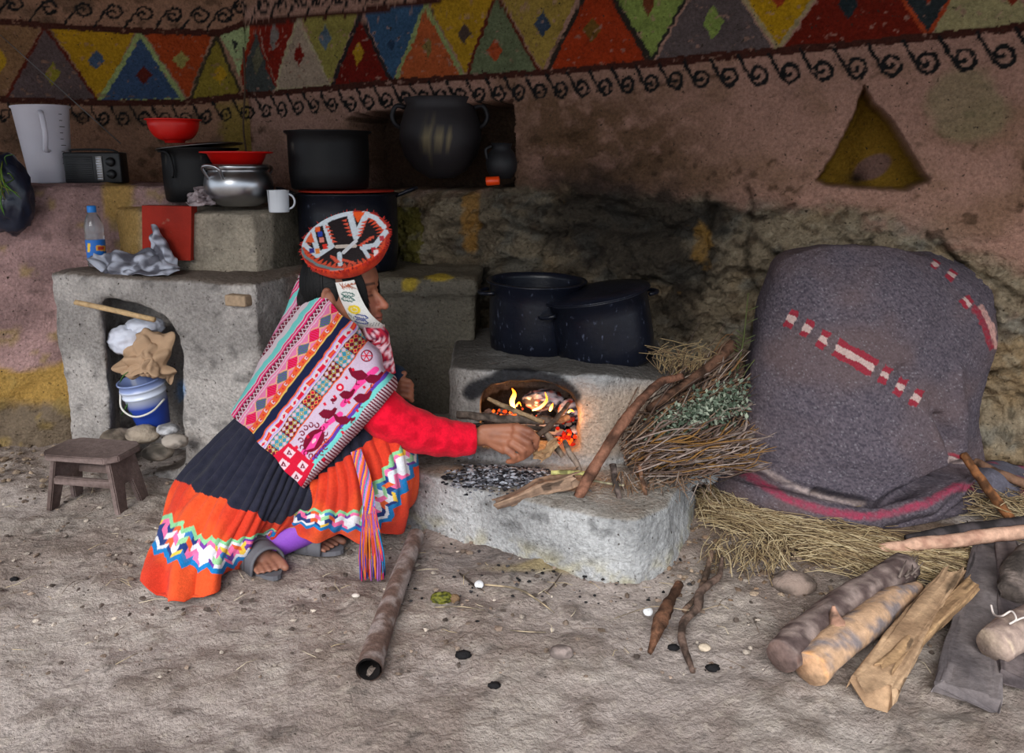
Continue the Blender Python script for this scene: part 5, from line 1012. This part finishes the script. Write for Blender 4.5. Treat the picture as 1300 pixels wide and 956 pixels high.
def plank(name, P0, P1, w0, w1, th, label, col, col2, seed, cat='plank', up=(0, 0, 1), n=90, m_=24, jag=.012, bow=.004, parent=None):
    P0, P1 = arr(P0), arr(P1); d = P1-P0; L = np.linalg.norm(d); d /= L; s = np.cross(d, arr(up)); s /= np.linalg.norm(s); upv = np.cross(s, d)
    V = []; N_ = 4*m_
    for i in range(n):
        a = i/(n-1); wd_ = w0+(w1-w0)*a; hh = th*(.8+.4*vn(arr((a*5, seed, 0)), 1, seed))
        for j in range(N_):
            t = j/N_*2*math.pi; c_, s_ = math.cos(t), math.sin(t); x_ = math.copysign(abs(c_)**.22, c_)*wd_/2; z_ = math.copysign(abs(s_)**.3, s_)*hh/2
            e_ = jag*(2*vn(arr((x_*120, z_*90, seed+i//(n-1)*9.)), 1, seed)-1) if i in (0, n-1) else 0
            V.append(P0+d*(a*L+e_*2.5)+s*(x_+.012*(fbm(arr((a*4, seed*1.3, 0)), 1, 2, seed)-.5))+upv*(z_+bow*math.sin(a*7+seed)))
    V = np.array(V); q = np.stack([V @ s*90, V @ upv*90, V @ d*5], 1); r_ = fbm(q, 1, 3, seed)-.5; cen = (P0+(d*((V-P0) @ d)[:, None])); out = V-cen; out /= np.linalg.norm(out, axis=1)[:, None]+1e-9; V = V+out*(r_*.014*(.4+.6*sst(0, .03, np.abs(r_))))[:, None]
    f = [tuple(q) for q in gfaces(n, N_, True)]+[tuple(range(N_))[::-1], tuple((n-1)*N_+k for k in range(N_))]
    c = mix(np.broadcast_to(lin(col), V.shape), lin(col2), sst(.42, .60, fbm(q, .8, 3, seed+3))); c = mix(c, lin(tuple(x*.5 for x in col2)), .8*sst(.60, .68, fbm(q, 1.2, 3, seed+9)))
    o = mesh_obj(name, V, f, 'wood', parent, c, False)
    if label: tag(o, label, cat)
    return o
plank('split_wood', gp(1110, 872, .035), gp(1205, 733, .05), .085, .045, .034, 'pale split plank of firewood with a jagged near end', (190, 158, 126), (146, 118, 92), 5, 'firewood', jag=.03)
plank('split_wood', gp(1128, 846, .045), gp(1234, 743, .05), .035, .034, .028, 'narrow pale split stick lying along the right of the pale plank', (184, 150, 112), (150, 120, 90), 11, 'firewood', jag=.015)
plank('board', gp(1226, 885, .03), gp(1262, 690, .035), .115, .085, .03, 'wide dark grey weathered board pointing away from the camera', (122, 114, 114), (90, 84, 86), 21, jag=.004)
plank('board', gp(1296, 868, .035), gp(1276, 692, .045), .075, .055, .03, 'narrower dark board beside the wide weathered board', (112, 102, 102), (80, 72, 74), 27, jag=.004)
o = stick('log', [gp(1262, 820, .075), gp(1290, 800, .08), gp(1340, 775, .085)], [.036, .04, .04], 'pale log end tied with a white string at the right edge', 'log', 'wood', (166, 146, 134), 20, 40, .15, 14, endcol=(216, 196, 166), col2=(126, 108, 102))
b = MB(); b.tube(catmull([gp(1258, 768, .11), gp(1262, 780, .10), gp(1272, 782, .12), gp(1284, 776, .135), gp(1290, 786, .13), gp(1282, 792, .12), gp(1300, 784, .13), gp(1312, 790, .12)], 60), .0022, 5, (206, 196, 190)); tag(b.build('string', 'straw'), 'tangled white string on the tied log', 'string')
stick('log', [gp(1285, 760, .06), gp(1295, 730, .07), gp(1330, 706, .08)], [.03, .04, .045], 'grey knotty root behind the tied log at the right edge', 'log', 'bark', (120, 108, 102), 14, 30, .45, 24)
stick('pole', [gp(1117, 697, .04), gp(1170, 690, .055), gp(1230, 683, .07), gp(1340, 671, .09)], [.015, .018, .018, .019], 'long peeled pinkish pole lying in front of the blanket', 'pole', 'wood', (196, 158, 136), 14, 50, .15, 31, endcol=(206, 150, 110), col2=(160, 122, 104))
stick('pole', [gp(1150, 684, .05), gp(1200, 676, .075), gp(1260, 668, .085), gp(1340, 658, .10)], [.013, .018, .019, .02], 'dark charred pole right behind the pinkish pole', 'pole', 'wood', (66, 60, 62), 12, 50, .25, 36)
stick('stick', [W(1223, 577, 2.30), W(1248, 612, 2.22), W(1284, 660, 2.12)], [.012, .014, .013], 'smooth brown stick leaning down from the blanket to the poles', 'stick', 'wood', (140, 92, 58), 12, 40, .15, 38)
stick('stick', [W(1238, 586, 2.36), W(1270, 602, 2.28), W(1320, 622, 2.22)], [.012, .013, .014], 'brown stick lying over the blanket corner at the right edge', 'stick', 'wood', (122, 92, 74), 12, 40, .2, 39)
# ------------------------------------------------------------------ ground things in the middle
b = MB(); P = catmull([G(468, 851, .028), G(482, 806, .026), G(505, 742, .028), G(528, 680, .034)], 60); pc = lambda V: mix(mix(np.broadcast_to(lin((150, 138, 134)), V.shape), lin((104, 84, 76)), sst(.4, .6, fbm(V, 30, 4, 3))), lin((34, 30, 32)), sst(1.93-.0, 1.88, V[:, 1])*0+sst(.035, .0, np.linalg.norm(V-P[0], axis=1))*.9)
b.tube(P, np.linspace(.027, .022, 60), 26, pc, noise=.06, cap=False); b.tube(P[::-1]-arr((0, 0, 0)), np.linspace(.019, .023, 60), 26, (30, 26, 26), cap=False); o = b.build('blow_pipe', 'bark'); tag(o, 'long hollow grey-brown tube with a charred end lying beside the hearth', 'tube')
stick('stick', [G(826, 828, .008), G(838, 790, .022), G(850, 765, .022), G(862, 742, .02)], [.005, .016, .015, .009], 'rotten red-brown stick lying on the ground near the bottle cap', 'stick', 'bark', (122, 86, 66), 12, 40, .55, 41)
stick('root', [G(880, 852, .006), G(866, 815, .01), G(868, 790, .016), G(885, 772, .02), G(890, 750, .03), G(912, 732, .03), G(917, 708, .05)], [.006, .009, .009, .010, .008, .006], 'curled grey-brown root on the ground right of the rotten stick', 'root', 'bark', (112, 92, 82), 10, 60, .4, 43)
stick('root', [G(868, 776, .012), G(888, 752, .02), G(900, 715, .03), G(903, 700, .04)], [.006, .008, .006], 'straight thin root standing against the straw edge', 'root', 'bark', (120, 98, 84), 8, 40, .4, 47)
stick('twig', [G(584, 728, .004), G(600, 742, .006), G(614, 750, .004)], [.0025, .003, .001], 'short dark twig near the foil scrap', 'twig', 'bark', (70, 60, 54), 6, 16, .3, 48)
stick('twig', [G(616, 742, .005), G(655, 747, .02), G(680, 760, .012), G(704, 778, .004)], [.0022, .0026, .001], 'long pale bent twig on the ground in front of the hearth', 'twig', 'straw', (178, 160, 132), 6, 24, .2, 49)
stick('twig', [G(693, 753, .004), G(703, 742, .01), G(713, 728, .006)], [.002, .0024, .001], 'small dark twig standing by the foot of the hearth bench', 'twig', 'bark', (80, 68, 60), 6, 16, .3, 50)
stick('grass_stem', [G(552, 771, .004), G(585, 770, .012), G(616, 775, .004)], .0013, 'pale dry stem below the moss clump', 'stem', 'straw', (176, 160, 134), 5, 20, 0, 51)
stick('grass_stem', [G(648, 800, .004), G(670, 802, .006), G(693, 803, .004)], .0012, 'short pale dry stem in the middle of the floor', 'stem', 'straw', (176, 160, 134), 5, 20, 0, 52)
stick('grass_stem', [G(780, 785, .004), G(830, 770, .02), G(880, 775, .015), G(915, 768, .006)], .0012, 'long fine stem arching over the rotten stick', 'stem', 'straw', (170, 152, 128), 5, 30, 0, 53)
o = ball('moss_clump', G(561, 759, .008), (.020, .013, .011), 71, 'leaf', .45, colfn=lambda V: mix(np.broadcast_to(lin((104, 104, 36)), V.shape), lin((46, 50, 20)), sst(.35, .65, fbm(V, 190, 2, 3)))); tag(o, 'small green moss clump on the ground', 'moss')
o = ball('dry_clod', G(577, 760, .006), (.011, .009, .010), 72, 'stone', .2, col=(120, 96, 72)); tag(o, 'small dry brown clod touching the moss', 'clod')
for u_, v_, l_ in ((823, 775, 'shiny silver bottle cap lying near the rotten stick'), (608, 741, 'small shiny silver foil scrap by the pale twig')):
    p = G(u_, v_, .012); b = MB(); b.lathe([(.001, .0), (.010, .0), (.0115, -.003), (.0118, -.005)], m4(p, (0, -.5, 1)), 21, (214, 216, 220)); o = b.build('bottle_cap' if u_ > 700 else 'foil_scrap', 'enamel'); tag(o, l_, 'cap' if u_ > 700 else 'foil')
for u_, v_, s_, l_ in ((588, 831, .016, 'black charcoal lump on the floor right of the tube'), (627, 870, .012, 'black charcoal lump near the bottom middle of the floor'), (606, 790, .007, 'tiny charcoal crumb below the long pale twig'), (855, 822, .012, 'charcoal lump left of the curled root'), (905, 848, .014, 'charcoal lump right of the curled root'), (18, 735, .010, 'charcoal lump at the left edge of the floor')):
    o = ball('charcoal_lump', G(u_, v_, .004), (s_*.8, s_*.55, s_*.4), 80+int(u_), 'charcoal', .5, sub=3, col=(24, 23, 25)); tag(o, l_, 'charcoal')
# gravel, crumbs and litter on the floor
b = MB(); bm = bmesh.new(); bmesh.ops.create_icosphere(bm, subdivisions=1, radius=1); IV = np.array([v.co[:] for v in bm.verts]); IF = [[v.index for v in q.verts] for q in bm.faces]; bm.free()
def gravel(n, ru, rv, smax, cols, bb, zf=None):
    for k in range(n):
        x, y = rng.uniform(*ru), rng.uniform(*rv); s_ = smax*rng.uniform(.15, 1)**2.2+.0012; c0 = cols[rng.integers(0, len(cols))]
        bb.add(IV*arr((s_*rng.uniform(.7, 1.3), s_*rng.uniform(.7, 1.3), s_*.6))*(1+.3*rng.normal(0, 1, (12, 1)).clip(-1, 1))+arr((x, y, (zf(x, y) if zf else .004))), IF, tuple(arr(c0)*rng.uniform(.8, 1.12)))
gravel(2200, (-2.2, 1.5), (1.45, 2.75), .0075, [(150, 132, 118), (120, 104, 92), (180, 168, 156), (86, 76, 70)], b)
gravel(170, (-.3, .45), (1.72, 2.15), .005, [(30, 30, 32), (44, 42, 44), (70, 68, 70)], b); gravel(260, (-2.4, -1.5), (2.45, 2.85), .014, [(146, 128, 110), (120, 104, 88)], b); gravel(420, (.4, 1.0), (1.75, 2.3), .010, [(136, 112, 92), (108, 90, 76), (170, 150, 130)], b)
tag(b.build('gravel', 'stone', None, False), 'loose gravel, crumbs and charcoal bits scattered on the earth floor', 'gravel', kind='stuff')
b = MB()
for k in range(230):
    x, y = rng.uniform(-1.6, 1.1), rng.uniform(1.5, 2.5); a = rng.uniform(0, 6.28); L = rng.uniform(.015, .07); p = arr((x, y, .008)); q = p+arr((math.cos(a)*L, math.sin(a)*L, rng.uniform(-.002, .004))); b.tube([p, (p+q)/2+arr((rng.normal(0, .004), rng.normal(0, .004), .003)), q], .0007, 4, [(176, 158, 126), (96, 80, 66), (200, 186, 160)][k % 3])
tag(b.build('straw_litter', 'straw', None), 'scattered bits of straw on the earth floor', 'straw', kind='stuff')
# ------------------------------------------------------------------ straw under the blanket
b = MB(); scol = [(178, 158, 120), (146, 124, 92), (204, 186, 150), (104, 86, 66), (160, 140, 110)]
def straw(n, pu, pv, dirn, L, zf, spread=.35):
    for k in range(n):
        uu_ = rng.uniform(*pu); vv_ = pv(uu_)+rng.normal(0, 1)*9; p = G(uu_, vv_, .0); p[2] = zf(uu_, vv_)*rng.uniform(.1, 1)
        a = dirn+rng.normal(0, spread); l_ = L*rng.uniform(.4, 1.2); d_ = arr((math.cos(a), math.sin(a), rng.normal(0, .10))); q = p+d_*l_; q[2] = max(.006, q[2]*.6); mid = (p+q)/2+arr((rng.normal(0, .012), rng.normal(0, .012), rng.uniform(-.004, .02)))
        b.tube(catmull([p, mid, q], 6), .0011, 3, scol[rng.integers(0, 5)], cap=False)
straw(1250, (880, 1110), lambda u: pl(u, [(880, 655), (940, 662), (1020, 690), (1110, 708)]), -.35, .17, lambda u, v: .055)
straw(900, (1000, 1240), lambda u: pl(u, [(1000, 700), (1100, 722), (1240, 712)]), -.2, .16, lambda u, v: .04)
straw(420, (880, 960), lambda u: 640, -1.2, .16, lambda u, v: .07, .5); straw(300, (1215, 1300), lambda u: 655, .4, .14, lambda u, v: .09, .6); straw(200, (900, 1000), lambda u: 705, -1.9, .10, lambda u, v: .05, .4)
tag(b.build('straw_bed', 'straw', None), 'bed of dry yellow straw under and in front of the blanket', 'straw', kind='stuff')
# ------------------------------------------------------------------ brushwood pile on the right of the hearth
def surf(u, v):                               # height of the pile's base
    return pl(v, [(440, 2.50), (500, 2.36), (560, 2.24), (620, 2.10), (660, 2.02)])
BR = [([(733, 632, 1.99), (760, 585, 2.02), (800, 525, 2.08), (838, 486, 2.17), (866, 478, 2.25)], [.013, .016, .015, .012, .009], 'thick reddish-brown branch slanting down across the hearth to its front edge', (132, 92, 74)),
      ([(822, 520, 2.20), (870, 488, 2.28), (905, 462, 2.36), (928, 438, 2.44)], [.010, .014, .017, .02], 'thick brown branch at the top of the brushwood against the wall', (110, 80, 64)),
      ([(778, 590, 2.06), (781, 612, 2.02), (787, 638, 1.99)], [.009, .009, .007], 'short stick with a charred blue-black tip hanging over the hearth edge', (112, 98, 92)),
      ([(812, 592, 2.06), (818, 620, 2.02), (828, 668, 1.97)], [.006, .0065, .004], 'thin brown twig hanging down over the hearth edge', (132, 98, 78)),
      ([(700, 600, 2.04), (725, 600, 2.03), (752, 602, 2.03)], [.006, .0065, .006], 'short pale yellow-green stalk lying on the hearth bench', (190, 186, 120)),
      ([(716, 560, 2.12), (724, 575, 2.09), (737, 598, 2.06)], [.007, .0085, .008], 'short grey stick beside the hand near the embers', (138, 122, 110)),
      ([(690, 548, 2.13), (703, 562, 2.12), (714, 580, 2.11)], [.010, .011, .007], 'grey split twig under the fingers', (128, 112, 98)),
      ([(652, 558, 2.085), (682, 553, 2.10), (708, 530, 2.17), (722, 512, 2.24)], [.006, .008, .008, .006], 'dark twig held in the fingers and fed into the fire', (92, 76, 66)),
      ([(830, 560, 2.12), (880, 540, 2.15), (930, 525, 2.2), (955, 512, 2.22)], [.006, .007, .006, .004], 'long smooth grey dry stem low in the brushwood', (140, 124, 114)),
      ([(850, 590, 2.05), (905, 580, 2.06), (945, 560, 2.1), (958, 552, 2.12)], [.006, .008, .007, .004], 'curved silvery grey stalk along the bottom of the brushwood', (150, 136, 128)),
      ([(750, 610, 2.03), (775, 614, 2.02), (792, 616, 2.02)], [.003, .003, .003], 'thin bright white peeled twig behind the slanting branch', (206, 196, 160)),
      ([(580, 526, 2.27), (640, 532, 2.24), (700, 534, 2.22), (722, 530, 2.24)], [.010, .013, .012, .01], 'grey log lying across the front of the fire opening', (108, 96, 88)),
      ([(600, 540, 2.22), (650, 541, 2.20), (705, 545, 2.18)], [.006, .008, .006], 'thin dark stick below the grey log at the fire opening', (76, 66, 60)),
      ([(620, 506, 2.30), (650, 520, 2.24), (690, 536, 2.20)], [.006, .008, .006], 'pale split kindling slanting down in the fire opening', (150, 128, 100))]
for k, (P, r, l, c) in enumerate(BR): stick('branch' if max(r) > .012 else 'stick', [W(*p) for p in P], r, l, 'branch' if max(r) > .012 else 'stick', 'bark', c, 10, 44, .3, 100+k)
plank('bark_piece', W(645, 634, 2.00), W(722, 607, 2.03), .036, .062, .030, 'flat slab of grey-brown bark lying on the front edge of the hearth', (150, 124, 104), (104, 84, 72), 55, 'bark', jag=.02)
plank('wood_chip', W(683, 582, 2.07), W(706, 562, 2.11), .038, .02, .014, 'small tan broken wood chip right of the hand', (184, 150, 112), (150, 118, 88), 58, 'wood chip', jag=.01)
b = MB(); tc_ = [(112, 88, 72), (84, 68, 60), (140, 120, 104), (66, 56, 52), (128, 96, 66), (150, 136, 126)]
for k in range(1500):
    t = rng.uniform(0, 1); s_ = rng.normal(0, 1)*.5; u0 = 790+t*140+s_*16; v0 = 580-t*85+s_*44; Y0 = surf(u0, v0)+rng.uniform(-.10, .03); p = W(u0, min(v0, 632), Y0); a = rng.normal(.62, .30); l_ = rng.uniform(.05, .20)*sst(960, 880, u0)+.02
    d_ = arr((math.cos(a)*.8, math.sin(a)*.75, rng.normal(.25, .22))); q = p+d_*l_; mid = (p+q)/2+rng.normal(0, .010, 3); b.tube(catmull([p, mid, q], 6), [.0026*rng.uniform(.4, 1.3)]*5+[.0008], 4, tc_[rng.integers(0, 6)], cap=False)
for k in range(260):                          # bottom fringe and long leaf-like strips
    u0 = rng.uniform(800, 930); p = W(u0, rng.uniform(560, 606), 2.06+rng.uniform(-.04, .06)); a = rng.normal(.35, .30); l_ = rng.uniform(.08, .2)*sst(990, 870, u0)+.02; q = p+arr((math.cos(a)*l_, math.sin(a)*l_*.6, rng.uniform(-.01, .07))); b.tube(catmull([p, (p+q)/2+rng.normal(0, .012, 3), q], 8), [.002, .004, .005, .005, .005, .004, .003, .001], 5, [(150, 134, 126), (122, 104, 96), (104, 84, 74), (140, 104, 60)][rng.integers(0, 4)], flat=.35, cap=False)
for k in range(120):
    p = W(rng.uniform(770, 905), rng.uniform(598, 622), 2.04+rng.uniform(-.03, .04)); a = rng.uniform(0, 6.28); l_ = rng.uniform(.03, .09); b.tube([p, p+arr((math.cos(a)*l_*.6, -abs(math.sin(a))*l_*.5, -rng.uniform(0, .05)))], [.0014, .0006], 4, tc_[rng.integers(0, 6)], cap=False)
for k in range(70):
    p = W(rng.uniform(835, 900), rng.uniform(462, 478), 2.38); l_ = rng.uniform(.03, .09); b.tube(catmull([p, p+arr((rng.normal(0, .02), 0, l_*.7)), p+arr((rng.normal(0, .04), -.01, l_))], 6), .0011, 4, [(150, 130, 96), (120, 100, 76)][k % 2], cap=False)
tag(b.build('brushwood', 'bark', None), 'heap of thin dry twigs and stalks at the right end of the hearth', 'brushwood', kind='stuff')
o = ball('brush_mound', (.50, 2.40, .17), (.17, .18, .13), 91, 'bark', .15, colfn=lambda V: mix(np.broadcast_to(lin((60, 50, 44)), V.shape), lin((34, 30, 28)), fbm(V, 40, 3, 3)), sub=5); tag(o, 'dark packed litter inside the brushwood heap', 'brushwood', kind='stuff')
b = MB()
for k in range(1200):
    t = rng.uniform(0, 1); u0 = 835+t*110+rng.normal(0, 9); v0 = 548-t*52+rng.normal(0, 1)*11+(6 if t > .6 else 0); p = W(min(u0, 948), v0, surf(u0, v0)-.13+rng.uniform(-.03, .03)); d_ = rng.normal(0, 1, 3); d_ /= np.linalg.norm(d_); l_ = rng.uniform(.010, .022); nn = np.cross(d_, rng.normal(0, 1, 3)); nn /= np.linalg.norm(nn); w_ = nn*l_*.26; c0 = [(118, 130, 114), (86, 100, 84), (62, 76, 60), (150, 158, 140)][rng.integers(0, 4)]
    b.add([p, p+d_*l_*.5+w_, p+d_*l_, p+d_*l_*.5-w_, p+d_*l_*.5+np.cross(nn, d_)*.002], [(0, 1, 4), (1, 2, 4), (2, 3, 4), (3, 0, 4)], c0)
tag(b.build('grey_green_leaves', 'leaf', None), 'grey-green leaves on the brushwood heap', 'leaves', kind='stuff')
b = MB(); P = catmull([W(930, 505, 2.36), W(936, 470, 2.38), W(944, 430, 2.40), W(950, 372, 2.41)], 24); b.tube(P, np.linspace(.004, .0015, 24), 6, (76, 84, 44))
for k in range(14):
    p = P[rng.integers(2, 22)]; d_ = arr((rng.choice([-1, 1])*.018, -.01, .012)); b.tube(catmull([p, p+d_, p+d_*1.8], 5), [.001, .003, .004, .003, .0005], 5, (90, 104, 56), flat=.3)
b.tube(catmull([W(932, 500, 2.34), W(948, 470, 2.36), W(962, 452, 2.37)], 10), .002, 5, (80, 84, 52)); tag(b.build('green_stem', 'leaf', None), 'upright green weed stem between the brushwood and the blanket', 'weed')
# ------------------------------------------------------------------ ash, embers and fire
b = MB(); ac = [(52, 52, 56), (30, 30, 34), (112, 114, 122), (156, 160, 170), (84, 86, 94)]
for k in range(1900):
    s_ = rng.normal(0, 1, 2); x = W(640, 588, 2.12)[0]+s_[0]*.072; y = 2.13+s_[1]*.045; 
    if not (1.98 < y < 2.3 and x > -.2): continue
    r_ = rng.uniform(.0015, .0058); h_ = .166+.022*math.exp(-(s_ @ s_)/2)*rng.uniform(.3, 1); b.add(IV*arr((r_*1.4, r_, r_*.6))*(1+.35*rng.normal(0, 1, (12, 1)).clip(-1, 1))+arr((x, y, h_)), IF, ac[rng.integers(0, 5)])
tag(b.build('ash_pile', 'ash', None, False), 'heap of grey ash and charcoal bits on the hearth bench under the hand', 'ash', kind='stuff')
b = MB()
for k in range(600):
    x = rng.uniform(-.16, .30); y = rng.uniform(2.26, 2.62); r_ = rng.uniform(.005, .016); b.add(IV*arr((r_*1.3, r_, r_*.7))*(1+.35*rng.normal(0, 1, (12, 1)).clip(-1, 1))+arr((x, y, .172+rng.uniform(0, .05)*(1 if y > 2.35 else .2))), IF, [(150, 152, 164), (190, 194, 206), (80, 82, 92), (40, 40, 46)][rng.integers(0, 4)])
tag(b.build('hearth_ash', 'ash', None, False), 'white and grey ash inside the fire opening', 'ash', kind='stuff')
for k, (u_, v_, Y_, s_, l_) in enumerate([(690, 508, 2.40, (.055, .04, .028), 'large ash-covered burning log deep in the fire opening'), (725, 522, 2.36, (.035, .04, .03), 'whitish burnt lump at the right of the fire opening')]):
    o = ball('burnt_log', W(u_, v_, Y_), s_, 120+k, 'ash', .25, colfn=lambda V: mix(mix(np.broadcast_to(lin((160, 162, 176)), V.shape), lin((40, 42, 54)), sst(.42, .58, fbm(V, 60, 3, 3))), lin((200, 80, 40)), .5*sst(.62, .7, fbm(V, 40, 2, 5)))); tag(o, l_, 'log')
b = MB()
for k in range(90):
    x = W(722, 530, 2.3)[0]+rng.normal(0, .018); y = 2.31+rng.normal(0, .02); z = .18+abs(rng.normal(0, .03)); r_ = rng.uniform(.003, .008); b.add(IV*r_*(1+.3*rng.normal(0, 1, (12, 1)).clip(-1, 1))+arr((x, y, z)), IF, [(255, 80, 20), (200, 40, 14), (120, 20, 10)][rng.integers(0, 3)])
for k in range(60):
    x = W(645, 500, 2.42)[0]+rng.normal(0, .03); b.add(IV*rng.uniform(.002, .006)*(1+.3*rng.normal(0, 1, (12, 1)).clip(-1, 1))+arr((x, 2.44+rng.normal(0, .03), .20+rng.uniform(0, .08))), IF, [(230, 90, 30), (150, 50, 20)][k % 2])
tag(b.build('embers', 'ember', None, False), 'glowing red embers in the fire opening', 'embers', kind='stuff')
def flame(pts, r, label):
    b = MB(); P = catmull([W(*p) for p in pts], 26); t = np.linspace(0, 1, 26); rr_ = r*np.sin(np.pi*np.clip(t*.9+.1, 0, 1))**.8*(1-t*.35); rr_[-1] = .0004
    c0 = P[0]; L_ = np.linalg.norm(P[-1]-c0); b.tube(P, rr_+.0003, 12, lambda V: mix(np.broadcast_to(lin((255, 226, 120)), V.shape), lin((255, 120, 24)), np.clip(np.linalg.norm(V-c0, axis=1)/L_*1.25, 0, 1)), flat=.6); o = b.build('flame', 'flame'); tag(o, label, 'flame')
flame([(653, 520, 2.30), (650, 510, 2.30), (653, 500, 2.31), (650, 493, 2.31)], .0085, 'tall yellow flame at the left of the fire opening')
flame([(655, 516, 2.30), (659, 511, 2.30), (662, 516, 2.30)], .004, 'small orange flame tongue right of the tall flame')
flame([(676, 521, 2.27), (686, 517, 2.27), (694, 508, 2.28), (692, 498, 2.28)], .0075, 'curved orange flame in the middle of the fire opening')
flame([(698, 522, 2.26), (700, 517, 2.26), (702, 512, 2.26)], .005, 'small orange flame right of the curved flame')
flame([(721, 524, 2.235), (725, 521, 2.235), (729, 523, 2.235)], .006, 'bright small flame on the embers at the right')
for (u_, v_, Y_, e_) in ((670, 515, 2.34, 1.1), (722, 528, 2.2, .25)):
    l = bpy.data.lights.new('fire_glow', 'POINT'); l.energy = e_; l.color = (1, .38, .10); l.shadow_soft_size = .03; o = bpy.data.objects.new('fire_glow', l); SC.collection.objects.link(o); o.location = tuple(W(u_, v_, Y_))
